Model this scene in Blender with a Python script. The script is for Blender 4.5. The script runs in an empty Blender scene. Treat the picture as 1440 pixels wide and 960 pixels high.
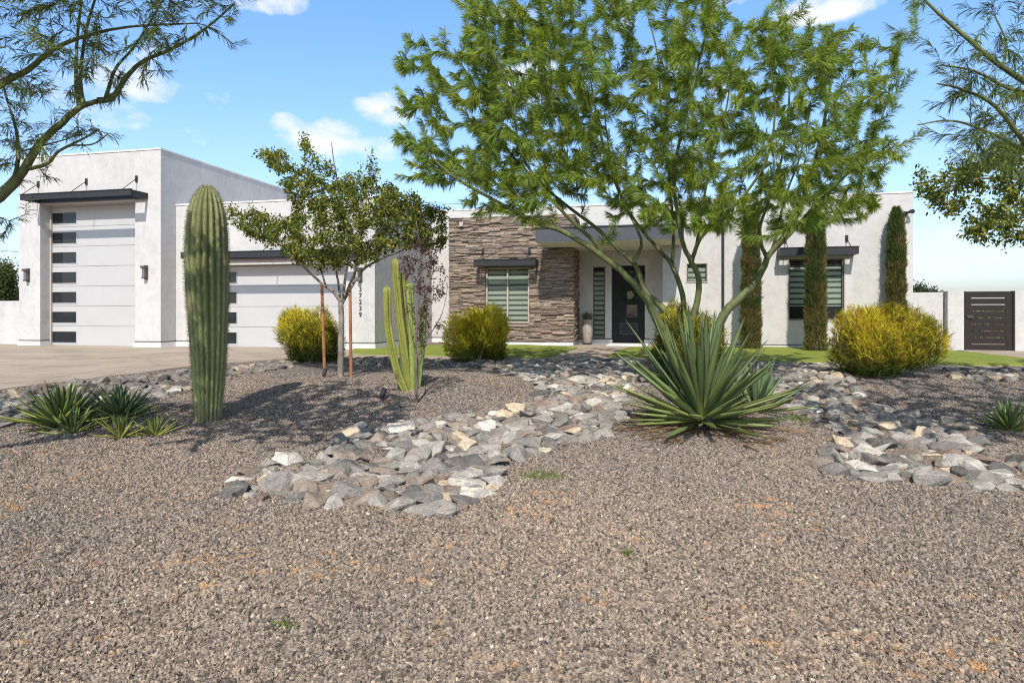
import bpy, bmesh, math, random
import numpy as np
from mathutils import Vector, Matrix, Euler, noise as mnoise
PI = math.pi
R = math.radians
scn = bpy.context.scene
COL = scn.collection
# ------------------------------------------------------------------ frame of reference
CAMZ = 1.5            # eye height
F = 920.0             # focal length measured on the 1440 px wide picture
HOR = 441.0           # horizon row
TH = R(13.0)          # the facade is turned 13 degrees
CT, ST = math.cos(TH), math.sin(TH)

def rp(x, y, Y):
    """point at depth Y on the sight line through a picture position"""
    return Vector(((x-720)/F*Y, Y, (HOR-y)/F*Y + CAMZ))
def w2h(p):
    return (p[0]*CT - p[1]*ST, p[0]*ST + p[1]*CT)
def hu(x, v):
    """house coordinate u of picture column x on facade plane v"""
    dx = (x-720)/F; t = v/(dx*ST+CT)
    return dx*t*CT - t*ST
def hz(x, y, v):
    dx = (x-720)/F; t = v/(dx*ST+CT)
    return (HOR-y)/F*t + CAMZ
def h2w(u, v):
    return (u*CT+v*ST, -u*ST+v*CT)

# ------------------------------------------------------------------ terrain
_py = [-60, 0, 2, 5, 8, 11, 14.5, 17, 20, 60, 900]
_pz = [-1.62, -1.54, -1.50, -1.38, -1.24, -1.12, -1.02, -0.98, -0.95, -0.95, -1.5]
MOUNDS = [(-2.1, 9.9, 2.0, 1.2, .13), (-0.6, 11.0, 1.4, .8, .05), (2.1, 7.3, 1.1, .8, .10), (-4.6, 7.7, 1.3, .9, .07), (6.0, 10.9, 1.8, 1.1, .10),
          (5.6, 7.2, .9, .6, .05), (-1.0, 6.0, 1.0, .7, -.05), (0.1, 7.7, .8, .8, -.08), (1.0, 9.6, .8, 1.0, -.08), (4.3, 8.5, .9, .9, -.07),
          (4.2, 11.5, .8, 1.0, -.07), (-6.5, 9.4, 1.6, .5, -.06), (-4.6, 11.4, 1.2, .5, -.05)]
def g(X, Y):
    X = np.asarray(X, float); Y = np.asarray(Y, float)
    z = np.interp(Y, _py, _pz) + CAMZ
    for mx, my, sx, sy, h in MOUNDS:
        z = z + h*np.exp(-((X-mx)/sx)**2 - ((Y-my)/sy)**2)
    k = np.exp(-((Y-6)/9.0)**2)
    z = z + k*(.012*np.sin(X*2.1+Y*.7+1)+.010*np.sin(X*.9-Y*2.3)+.006*np.sin(X*4.3+Y*3.9))
    return z
def g1(X, Y): return float(g(X, Y))
def at(x, y):
    """where the sight line meets the ground"""
    t = 1.0
    while t < 60:
        p = rp(x, y, t)
        if p.z <= g1(p.x, p.y): break
        t += .05
    a, b = t-.05, t
    for _ in range(20):
        m = (a+b)/2; p = rp(x, y, m)
        if p.z <= g1(p.x, p.y): b = m
        else: a = m
    p = rp(x, y, b); return Vector((p.x, p.y, g1(p.x, p.y)))

# ------------------------------------------------------------------ object helpers
def tag(o, label=None, cat=None, group=None, kind=None):
    if label: o['label'] = label
    if cat: o['category'] = cat
    if group: o['group'] = group
    if kind: o['kind'] = kind
    return o
def empty(name, loc, rz=0, **k):
    o = bpy.data.objects.new(name, None); COL.objects.link(o)
    o.location = loc; o.rotation_euler = (0, 0, rz); o.empty_display_size = .2
    return tag(o, **k)
def link(name, me, mats, parent=None, loc=None, smooth=False):
    if not isinstance(mats, (list, tuple)): mats = [mats]
    for m in mats: me.materials.append(m)
    if smooth: me.polygons.foreach_set('use_smooth', [True]*len(me.polygons))
    o = bpy.data.objects.new(name, me); COL.objects.link(o)
    if parent: o.parent = parent
    if loc is not None: o.location = loc
    return o
def np_mesh(name, verts, faces_flat, starts, col=None):
    me = bpy.data.meshes.new(name)
    verts = np.ascontiguousarray(verts, np.float32)
    me.vertices.add(len(verts)); me.vertices.foreach_set('co', verts.ravel())
    me.loops.add(len(faces_flat)); me.loops.foreach_set('vertex_index', np.asarray(faces_flat, np.int32))
    me.polygons.add(len(starts)); me.polygons.foreach_set('loop_start', np.asarray(starts, np.int32))
    me.update(calc_edges=True); me.validate()
    if col is not None:
        a = me.attributes.new('Col', 'FLOAT_COLOR', 'POINT')
        c = np.ones((len(verts), 4), np.float32); c[:, :3] = col
        a.data.foreach_set('color', c.ravel())
    return me
class MB:
    """collects simple solids into one mesh"""
    def __init__(s): s.v = []; s.f = []; s.c = []; s.cc = (1, 1, 1)
    def add(s, vs, fs):
        n = len(s.v); s.v += [tuple(p) for p in vs]; s.f += [tuple(i+n for i in f) for f in fs]; s.c += [s.cc]*len(vs); return s
    def box(s, x0, x1, y0, y1, z0, z1):
        return s.add([(x0,y0,z0),(x1,y0,z0),(x1,y1,z0),(x0,y1,z0),(x0,y0,z1),(x1,y0,z1),(x1,y1,z1),(x0,y1,z1)],
                     [(0,3,2,1),(4,5,6,7),(0,1,5,4),(1,2,6,5),(2,3,7,6),(3,0,4,7)])
    def tube(s, pts, rads, n=8, cap=True):
        pts = [Vector(p) for p in pts]; vs = []; fs = []
        if not hasattr(rads, '__len__'): rads = [rads]*len(pts)
        prev = None
        for i, p in enumerate(pts):
            d = (pts[min(i+1, len(pts)-1)] - pts[max(i-1, 0)])
            if d.length < 1e-9: d = Vector((0, 0, 1))
            d.normalize()
            a = prev - d*prev.dot(d) if prev is not None else d.cross(Vector((.31, .17, 1)) if abs(d.z) < .9 else Vector((1, .2, 0)))
            if a.length < 1e-6: a = d.orthogonal()
            a.normalize(); prev = a; b = d.cross(a)
            for k in range(n):
                w = 2*PI*k/n; vs.append(p + (a*math.cos(w) + b*math.sin(w))*rads[i])
        for i in range(len(pts)-1):
            for k in range(n):
                k2 = (k+1) % n; fs.append((i*n+k, i*n+k2, (i+1)*n+k2, (i+1)*n+k))
        if cap:
            fs.append(tuple(reversed(range(n)))); fs.append(tuple((len(pts)-1)*n+k for k in range(n)))
        return s.add(vs, fs)
    def lathe(s, prof, n=24, c=(0, 0)):
        vs = [(c[0]+r*math.cos(2*PI*k/n), c[1]+r*math.sin(2*PI*k/n), z) for r, z in prof for k in range(n)]
        fs = [(i*n+k, i*n+(k+1) % n, (i+1)*n+(k+1) % n, (i+1)*n+k) for i in range(len(prof)-1) for k in range(n)]
        fs.append(tuple(reversed(range(n)))); fs.append(tuple((len(prof)-1)*n+k for k in range(n)))
        return s.add(vs, fs)
    def build(s, name, mats, parent=None, off=(0, 0, 0), smooth=False, bevel=0, col=False):
        me = bpy.data.meshes.new(name)
        me.from_pydata([(x-off[0], y-off[1], z-off[2]) for x, y, z in s.v], [], s.f); me.update()
        if col:
            a = me.attributes.new('Col', 'FLOAT_COLOR', 'POINT')
            a.data.foreach_set('color', np.array([(*c, 1) for c in s.c], np.float32).ravel())
        o = link(name, me, mats, parent, smooth=smooth)
        if bevel:
            m = o.modifiers.new('Bevel', 'BEVEL'); m.width = bevel; m.segments = 2; m.limit_method = 'ANGLE'
        return o

# ------------------------------------------------------------------ materials
def srgb(r, g_, b):
    f = lambda c: (c/255)/12.92 if c/255 <= .04045 else (((c/255)+.055)/1.055)**2.4
    return (f(r), f(g_), f(b), 1)
def newmat(name):
    m = bpy.data.materials.new(name); m.use_nodes = True
    nt = m.node_tree; b = nt.nodes['Principled BSDF']
    return m, nt, b
def N(nt, t, **k):
    n = nt.nodes.new(t)
    for a, v in k.items():
        if a in n.inputs.keys() if isinstance(a, str) else False: n.inputs[a].default_value = v
        else: setattr(n, a, v)
    return n
def noise_n(nt, scale, detail=4, rough=.55, vec=None, dist=0):
    n = nt.nodes.new('ShaderNodeTexNoise'); n.inputs['Scale'].default_value = scale; n.inputs['Detail'].default_value = detail
    n.inputs['Roughness'].default_value = rough; n.inputs['Distortion'].default_value = dist
    if vec is not None: nt.links.new(vec, n.inputs['Vector'])
    return n
def ramp(nt, fac, stops, interp='LINEAR'):
    r = nt.nodes.new('ShaderNodeValToRGB'); r.color_ramp.interpolation = interp
    e = r.color_ramp.elements
    while len(e) < len(stops): e.new(.5)
    for i, (p, c) in enumerate(stops):
        e[i].position = p; e[i].color = c if len(c) == 4 else (*c, 1)
    nt.links.new(fac, r.inputs['Fac']); return r
def mixc(nt, a, b, fac, mode='MIX'):
    m = nt.nodes.new('ShaderNodeMix'); m.data_type = 'RGBA'; m.blend_type = mode
    for s, v in ((m.inputs[0], fac), (m.inputs[6], a), (m.inputs[7], b)):
        if hasattr(v, 'node'): nt.links.new(v, s)
        else: s.default_value = v
    return m.outputs[2]
def bump(nt, b, h, strength=.3, dist=.02):
    n = nt.nodes.new('ShaderNodeBump'); n.inputs['Strength'].default_value = strength; n.inputs['Distance'].default_value = dist
    nt.links.new(h, n.inputs['Height']); nt.links.new(n.outputs[0], b.inputs['Normal']); return n
def coords(nt): return nt.nodes.new('ShaderNodeTexCoord').outputs['Object']

def simple(name, col, rough=.6, metal=0, spec=.4, var=.12, scale=6, bumpd=0, bscale=60):
    m, nt, b = newmat(name)
    tc = coords(nt); n = noise_n(nt, scale, 5, .6, tc)
    c0 = tuple(max(0, c*(1-var)) for c in col[:3]); c1 = tuple(min(1, c*(1+var)) for c in col[:3])
    r = ramp(nt, n.outputs['Fac'], [(.3, (*c0, 1)), (.7, (*c1, 1))])
    nt.links.new(r.outputs[0], b.inputs['Base Color'])
    b.inputs['Roughness'].default_value = rough; b.inputs['Metallic'].default_value = metal; b.inputs['Specular IOR Level'].default_value = spec
    if bumpd:
        n2 = noise_n(nt, bscale, 4, .6, tc); bump(nt, b, n2.outputs['Fac'], .6, bumpd)
    return m

def stucco_mat(name, col):
    m, nt, b = newmat(name); tc = coords(nt)
    n1 = noise_n(nt, .9, 6, .62, tc, .4); n2 = noise_n(nt, 5, 5, .6, tc, .6)
    mp = nt.nodes.new('ShaderNodeMapping'); mp.inputs['Scale'].default_value = (4, 4, .5); nt.links.new(tc, mp.inputs[0])
    n3 = noise_n(nt, 1.2, 5, .6, mp.outputs[0])
    c = lambda k: (col[0]*k, col[1]*k, col[2]*k*1.01, 1)
    a = ramp(nt, n1.outputs['Fac'], [(.3, c(.90)), (.5, c(1.0)), (.72, c(1.06))])
    d = ramp(nt, n2.outputs['Fac'], [(.3, (.86, .86, .87, 1)), (.55, (1, 1, 1, 1))])
    e = ramp(nt, n3.outputs['Fac'], [(.3, (.90, .90, .905, 1)), (.55, (1, 1, 1, 1))])
    x = mixc(nt, a.outputs[0], d.outputs[0], .75, 'MULTIPLY'); x = mixc(nt, x, e.outputs[0], .7, 'MULTIPLY')
    nt.links.new(x, b.inputs['Base Color']); b.inputs['Roughness'].default_value = .85; b.inputs['Specular IOR Level'].default_value = .2
    n4 = noise_n(nt, 9, 6, .65, tc, .8); n5 = noise_n(nt, 160, 3, .6, tc)
    ad = nt.nodes.new('ShaderNodeMath'); ad.operation = 'MULTIPLY_ADD'; nt.links.new(n5.outputs['Fac'], ad.inputs[0]); ad.inputs[1].default_value = .12
    nt.links.new(n4.outputs['Fac'], ad.inputs[2]); bump(nt, b, ad.outputs[0], .35, .02)
    return m
def leafmat(name, trans=.35, rough=.55, spec=.3, gain=1.0):
    m, nt, b = newmat(name)
    at_ = nt.nodes.new('ShaderNodeAttribute'); at_.attribute_name = 'Col'
    nt.links.new(at_.outputs['Color'], b.inputs['Base Color']); b.inputs['Roughness'].default_value = rough
    b.inputs['Specular IOR Level'].default_value = spec
    tr = nt.nodes.new('ShaderNodeBsdfTranslucent')
    tc = mixc(nt, at_.outputs['Color'], (1.15*gain, 1.2*gain, .5, 1), 1.0, 'MULTIPLY'); nt.links.new(tc, tr.inputs[0])
    mx = nt.nodes.new('ShaderNodeMixShader'); mx.inputs[0].default_value = trans
    out = nt.nodes['Material Output']
    nt.links.new(b.outputs[0], mx.inputs[1]); nt.links.new(tr.outputs[0], mx.inputs[2]); nt.links.new(mx.outputs[0], out.inputs[0])
    return m
def attrmat(name, rough=.8, spec=.25, bumpd=.01, bscale=30, var=.3):
    m, nt, b = newmat(name); tc = coords(nt)
    at_ = nt.nodes.new('ShaderNodeAttribute'); at_.attribute_name = 'Col'
    n = noise_n(nt, bscale*.4, 6, .65, tc); r = ramp(nt, n.outputs['Fac'], [(.3, (1-var,)*3+(1,)), (.7, (1+var*.5,)*3+(1,))])
    nt.links.new(mixc(nt, at_.outputs['Color'], r.outputs[0], 1.0, 'MULTIPLY'), b.inputs['Base Color'])
    b.inputs['Roughness'].default_value = rough; b.inputs['Specular IOR Level'].default_value = spec
    n2 = noise_n(nt, bscale, 6, .65, tc); bump(nt, b, n2.outputs['Fac'], .8, bumpd)
    return m
def rockmat(name, use_obj=True):
    m, nt, b = newmat(name)
    geo = nt.nodes.new('ShaderNodeNewGeometry').outputs['Position']
    if use_obj: col = nt.nodes.new('ShaderNodeObjectInfo').outputs['Color']
    else:
        a = nt.nodes.new('ShaderNodeAttribute'); a.attribute_name = 'Col'; col = a.outputs['Color']
    n = noise_n(nt, 9, 8, .68, geo, .5); r = ramp(nt, n.outputs['Fac'], [(.28, (.6, .6, .62, 1)), (.5, (1, 1, 1, 1)), (.7, (1.35, 1.32, 1.28, 1))])
    x = mixc(nt, col, r.outputs[0], 1.0, 'MULTIPLY')
    n3 = noise_n(nt, 5, 5, .6, geo, 1.0); r3 = ramp(nt, n3.outputs['Fac'], [(.56, (0, 0, 0, 1)), (.70, (.85, .85, .85, 1))])
    x = mixc(nt, x, (.44, .39, .33, 1), r3.outputs[0])      # pale caliche crust
    n5 = noise_n(nt, 60, 4, .6, geo); r5 = ramp(nt, n5.outputs['Fac'], [(.3, (.75, .75, .75, 1)), (.7, (1.2, 1.2, 1.2, 1))])
    x = mixc(nt, x, r5.outputs[0], 1.0, 'MULTIPLY')
    nt.links.new(x, b.inputs['Base Color']); b.inputs['Roughness'].default_value = .85; b.inputs['Specular IOR Level'].default_value = .25
    n2 = noise_n(nt, 14, 8, .7, geo, .4); bump(nt, b, n2.outputs['Fac'], .9, .045)
    return m
def barkmat(name, c0, c1, scale=14, stretch=.25, bumpd=.01):
    m, nt, b = newmat(name); tc = coords(nt)
    mp = nt.nodes.new('ShaderNodeMapping'); mp.inputs['Scale'].default_value = (1, 1, stretch); nt.links.new(tc, mp.inputs[0])
    n = noise_n(nt, scale, 6, .65, mp.outputs[0], .5); r = ramp(nt, n.outputs['Fac'], [(.3, (*c0, 1)), (.7, (*c1, 1))])
    n3 = noise_n(nt, 3.5, 3, .6, tc); r3 = ramp(nt, n3.outputs['Fac'], [(.35, (.7, .7, .7, 1)), (.65, (1.15, 1.15, 1.15, 1))])
    nt.links.new(mixc(nt, r.outputs[0], r3.outputs[0], 1.0, 'MULTIPLY'), b.inputs['Base Color'])
    b.inputs['Roughness'].default_value = .7; n2 = noise_n(nt, scale*3, 5, .6, mp.outputs[0]); bump(nt, b, n2.outputs['Fac'], .7, bumpd)
    return m
def glassmat(name, tint=(.02, .025, .03), mixf=.5, rough=.03):
    m, nt, b = newmat(name)
    tr = nt.nodes.new('ShaderNodeBsdfTransparent'); tr.inputs[0].default_value = (.90, .92, .90, 1)
    b.inputs['Base Color'].default_value = (*tint, 1); b.inputs['Roughness'].default_value = rough; b.inputs['Specular IOR Level'].default_value = .42
    tcn = coords(nt); nn = noise_n(nt, 1.3, 2, .5, tcn); bump(nt, b, nn.outputs['Fac'], .25, .02)
    mx = nt.nodes.new('ShaderNodeMixShader'); mx.inputs[0].default_value = mixf
    out = nt.nodes['Material Output']
    nt.links.new(tr.outputs[0], mx.inputs[1]); nt.links.new(b.outputs[0], mx.inputs[2]); nt.links.new(mx.outputs[0], out.inputs[0])
    return m
def blindmat(name, zperiod=.155):
    m, nt, b = newmat(name); tc = coords(nt)
    sx = nt.nodes.new('ShaderNodeSeparateXYZ'); nt.links.new(tc, sx.inputs[0])
    d = nt.nodes.new('ShaderNodeMath'); d.operation = 'DIVIDE'; nt.links.new(sx.outputs['Z'], d.inputs[0]); d.inputs[1].default_value = zperiod
    f = nt.nodes.new('ShaderNodeMath'); f.operation = 'FRACT'; nt.links.new(d.outputs[0], f.inputs[0])
    r = ramp(nt, f.outputs[0], [(0, (.10, .13, .10, 1)), (.30, (.13, .17, .12, 1)), (.34, (.62, .67, .61, 1)), (.90, (.70, .74, .68, 1)), (.95, (.12, .15, .12, 1))])
    nt.links.new(r.outputs[0], b.inputs['Base Color']); b.inputs['Roughness'].default_value = .8
    return m

M = {}
M['stucco'] = stucco_mat('white_stucco', (.52, .502, .482))
M['stucco_plinth'] = stucco_mat('plinth_white', (.72, .71, .70))
M['reveal'] = simple('dark_reveal', (.10, .095, .09), .8)
M['door_panel'] = simple('garage_panel', (.44, .43, .425), .5, var=.03, scale=2)
M['groove'] = simple('groove', (.30, .29, .29), .7)
M['darkmetal'] = simple('dark_steel', (.030, .030, .035), .5, 0, .25, var=.2)
M['fascia'] = simple('fascia_grey', (.062, .066, .080), .6, 0, var=.1, scale=3)
M['soffit'] = simple('soffit_cream', (.62, .58, .52), .8, var=.04)
M['blackdoor'] = simple('entry_door_paint', (.018, .018, .02), .45, 0, .15, var=.06)
M['frame'] = simple('window_frame_tan', (.42, .36, .30), .6, var=.08)
M['gatemetal'] = simple('gate_metal', (.026, .021, .019), .5, 0, .2)
M['bronze'] = simple('bronze_frame', (.10, .085, .075), .5, .2)
M['darkglass'] = glassmat('dark_glass', mixf=.93)
M['glass'] = glassmat('window_glass', mixf=.16)
M['blind'] = blindmat('zebra_blind')
M['lampglass'] = simple('frosted_lamp_glass', (.16, .15, .16), .3)
M['stone'] = attrmat('ledgestone', .85, .2, .012, 25, .3)
M['concrete'] = None
M['rock'] = rockmat('creek_rock'); M['rockfill'] = rockmat('creek_rock_fill', False)
M['leaf'] = leafmat('leaf', .42); M['succulent'] = leafmat('succulent_leaf', .12, .45, .4)
M['needle'] = leafmat('needle', .32, .6)
M['pvbark'] = barkmat('green_bark', (.055, .068, .022), (.145, .165, .05), 10, .4)
M['bark'] = barkmat('grey_bark', (.13, .10, .08), (.33, .28, .22))
M['stake'] = barkmat('wood_stake', (.24, .09, .035), (.42, .19, .08), 20, .08, .004)
M['deadwood'] = barkmat('dark_twig', (.08, .055, .05), (.20, .15, .13))
M['pot'] = simple('clay_pot', (.30, .265, .225), .7, var=.15, scale=8, bumpd=.004)
M['blackplastic'] = simple('black_plastic', (.05, .05, .055), .5)
M['room_shade'] = simple('room_shade_black', (.03, .03, .03), .9)
def concrete():
    m, nt, b = newmat('concrete'); tc = nt.nodes.new('ShaderNodeNewGeometry').outputs['Position']
    mp = nt.nodes.new('ShaderNodeMapping'); mp.inputs['Scale'].default_value = (.25, 1, 1); nt.links.new(tc, mp.inputs[0])
    n1 = noise_n(nt, 1.6, 7, .65, mp.outputs[0], .6); n2 = noise_n(nt, 90, 4, .7, tc)
    a = ramp(nt, n1.outputs['Fac'], [(.3, (.28, .225, .175, 1)), (.5, (.38, .31, .245, 1)), (.7, (.43, .355, .285, 1))])
    c = ramp(nt, n2.outputs['Fac'], [(.35, (.86, .86, .86, 1)), (.65, (1.08, 1.08, 1.08, 1))])
    n3 = noise_n(nt, .5, 5, .7, tc, 1.2); s3 = ramp(nt, n3.outputs['Fac'], [(.40, (.78, .77, .76, 1)), (.52, (1, 1, 1, 1))])
    br = nt.nodes.new('ShaderNodeTexBrick'); br.offset = 0; br.inputs['Scale'].default_value = 1; br.inputs['Brick Width'].default_value = 3.2; br.inputs['Row Height'].default_value = 3.2; br.inputs['Mortar Size'].default_value = .012
    br.inputs['Color1'].default_value = (1, 1, 1, 1); br.inputs['Color2'].default_value = (.96, .96, .96, 1); br.inputs['Mortar'].default_value = (.45, .43, .41, 1)
    mr = nt.nodes.new('ShaderNodeMapping'); mr.inputs['Rotation'].default_value = (0, 0, TH); mr.inputs['Location'].default_value = (.7, 1.1, 0); nt.links.new(tc, mr.inputs[0]); nt.links.new(mr.outputs[0], br.inputs['Vector'])
    x = mixc(nt, a.outputs[0], c.outputs[0], 1, 'MULTIPLY'); x = mixc(nt, x, s3.outputs[0], .8, 'MULTIPLY'); x = mixc(nt, x, br.outputs['Color'], 1, 'MULTIPLY')
    nt.links.new(x, b.inputs['Base Color']); b.inputs['Roughness'].default_value = .85
    bump(nt, b, n2.outputs['Fac'], .4, .004); return m
M['concrete'] = concrete()
def turf():
    m, nt, b = newmat('turf'); tc = nt.nodes.new('ShaderNodeNewGeometry').outputs['Position']
    n1 = noise_n(nt, 2.0, 4, .6, tc); n2 = noise_n(nt, 220, 3, .7, tc)
    a = ramp(nt, n1.outputs['Fac'], [(.3, (.19, .235, .028, 1)), (.7, (.26, .31, .04, 1))])
    c = ramp(nt, n2.outputs['Fac'], [(.3, (.6, .62, .6, 1)), (.7, (1.25, 1.25, 1.1, 1))])
    n3 = noise_n(nt, 18, 4, .7, tc); c3 = ramp(nt, n3.outputs['Fac'], [(.3, (.78, .8, .8, 1)), (.7, (1.12, 1.1, 1.0, 1))])
    nt.links.new(mixc(nt, mixc(nt, a.outputs[0], c.outputs[0], 1, 'MULTIPLY'), c3.outputs[0], 1, 'MULTIPLY'), b.inputs['Base Color']); b.inputs['Roughness'].default_value = .8
    bump(nt, b, n2.outputs['Fac'], .8, .01); return m
M['turf'] = turf()
GRAVEL_STOPS = [(.0, (.05, .045, .042, 1)), (.14, (.12, .107, .10, 1)), (.38, (.205, .178, .162, 1)), (.65, (.27, .236, .212, 1)), (.85, (.34, .295, .255, 1)), (.975, (.39, .33, .26, 1)), (.992, (.50, .44, .36, 1)), (1, (.66, .60, .52, 1))]
def gravel_colour(nt, rnd, pos):
    r = ramp(nt, rnd, GRAVEL_STOPS)
    n = noise_n(nt, 1.7, 7, .75, pos, .4); t = ramp(nt, n.outputs['Fac'], [(.52, (0, 0, 0, 1)), (.64, (.9, .9, .9, 1))])
    n2 = noise_n(nt, 14, 3, .6, pos); t2 = ramp(nt, n2.outputs['Fac'], [(.52, (0, 0, 0, 1)), (.62, (1, 1, 1, 1))])
    mu = nt.nodes.new('ShaderNodeMath'); mu.operation = 'MULTIPLY'; nt.links.new(t.outputs[0], mu.inputs[0]); nt.links.new(t2.outputs[0], mu.inputs[1])
    x = mixc(nt, r.outputs[0], (.46, .285, .15, 1), mu.outputs[0], 'MIX')
    n3 = noise_n(nt, .35, 3, .5, pos); t3 = ramp(nt, n3.outputs['Fac'], [(.35, (.90, .88, .86, 1)), (.65, (1.12, 1.05, .95, 1))])
    x = mixc(nt, x, t3.outputs[0], 1, 'MULTIPLY')
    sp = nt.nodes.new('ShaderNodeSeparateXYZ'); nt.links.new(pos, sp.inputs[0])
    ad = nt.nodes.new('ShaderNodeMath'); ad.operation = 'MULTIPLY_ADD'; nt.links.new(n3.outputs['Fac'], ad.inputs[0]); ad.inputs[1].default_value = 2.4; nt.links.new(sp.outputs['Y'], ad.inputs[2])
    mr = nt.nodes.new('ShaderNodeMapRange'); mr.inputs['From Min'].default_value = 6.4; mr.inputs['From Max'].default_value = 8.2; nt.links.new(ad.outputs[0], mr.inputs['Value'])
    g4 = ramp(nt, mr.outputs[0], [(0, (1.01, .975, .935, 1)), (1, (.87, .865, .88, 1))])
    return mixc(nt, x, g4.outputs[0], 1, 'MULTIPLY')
def ground_mat():
    m, nt, b = newmat('gravel_ground'); pos = nt.nodes.new('ShaderNodeNewGeometry').outputs['Position']
    nw = noise_n(nt, 40, 2, .5, pos); wp = nt.nodes.new('ShaderNodeMix'); wp.data_type = 'VECTOR'; wp.inputs[0].default_value = .012
    nt.links.new(pos, wp.inputs[4]); nt.links.new(nw.outputs['Color'], wp.inputs[5])
    v = nt.nodes.new('ShaderNodeTexVoronoi'); v.inputs['Scale'].default_value = 55; nt.links.new(wp.outputs[1], v.inputs['Vector'])
    se = nt.nodes.new('ShaderNodeSeparateColor'); nt.links.new(v.outputs['Color'], se.inputs[0])
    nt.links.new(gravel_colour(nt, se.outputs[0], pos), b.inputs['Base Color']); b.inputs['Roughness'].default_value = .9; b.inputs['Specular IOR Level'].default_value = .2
    h = nt.nodes.new('ShaderNodeMath'); h.operation = 'MULTIPLY_ADD'; nt.links.new(v.outputs['Distance'], h.inputs[0]); h.inputs[1].default_value = -1.0
    nt.links.new(se.outputs[1], h.inputs[2]); bump(nt, b, h.outputs[0], .9, .010)
    return m
M['ground'] = ground_mat()
def pebble_mat():
    m, nt, b = newmat('pebble'); pos = nt.nodes.new('ShaderNodeNewGeometry').outputs['Position']
    oi = nt.nodes.new('ShaderNodeObjectInfo')
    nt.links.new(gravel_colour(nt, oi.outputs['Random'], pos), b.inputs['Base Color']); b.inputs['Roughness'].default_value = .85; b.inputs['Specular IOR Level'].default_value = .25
    return m
M['pebble'] = pebble_mat()

# ------------------------------------------------------------------ ground sheet
def axis(lo, hi, step, far):
    a = list(np.arange(lo, hi+1e-6, step)); s = step; x = hi
    while x < far: s *= 1.35; x += s; a.append(x)
    s = step; x = lo
    while x > -far: s *= 1.35; x -= s; a.insert(0, x)
    return np.array(a)
xs = axis(-14, 14, .14, 700); ys = axis(-2, 20, .14, 700)
XX, YY = np.meshgrid(xs, ys); ZZ = g(XX, YY)
nx, ny = len(xs), len(ys)
i = np.arange(nx-1)[None, :] + nx*np.arange(ny-1)[:, None]
fl = np.stack([i, i+1, i+nx+1, i+nx], -1).reshape(-1, 4)
me = np_mesh('ground', np.stack([XX, YY, ZZ], -1).reshape(-1, 3), fl.ravel(), np.arange(len(fl))*4)
tag(link('ground', me, M['ground'], smooth=True), 'wide grey brown gravel yard rising gently towards the white house', 'ground', kind='structure')

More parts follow.
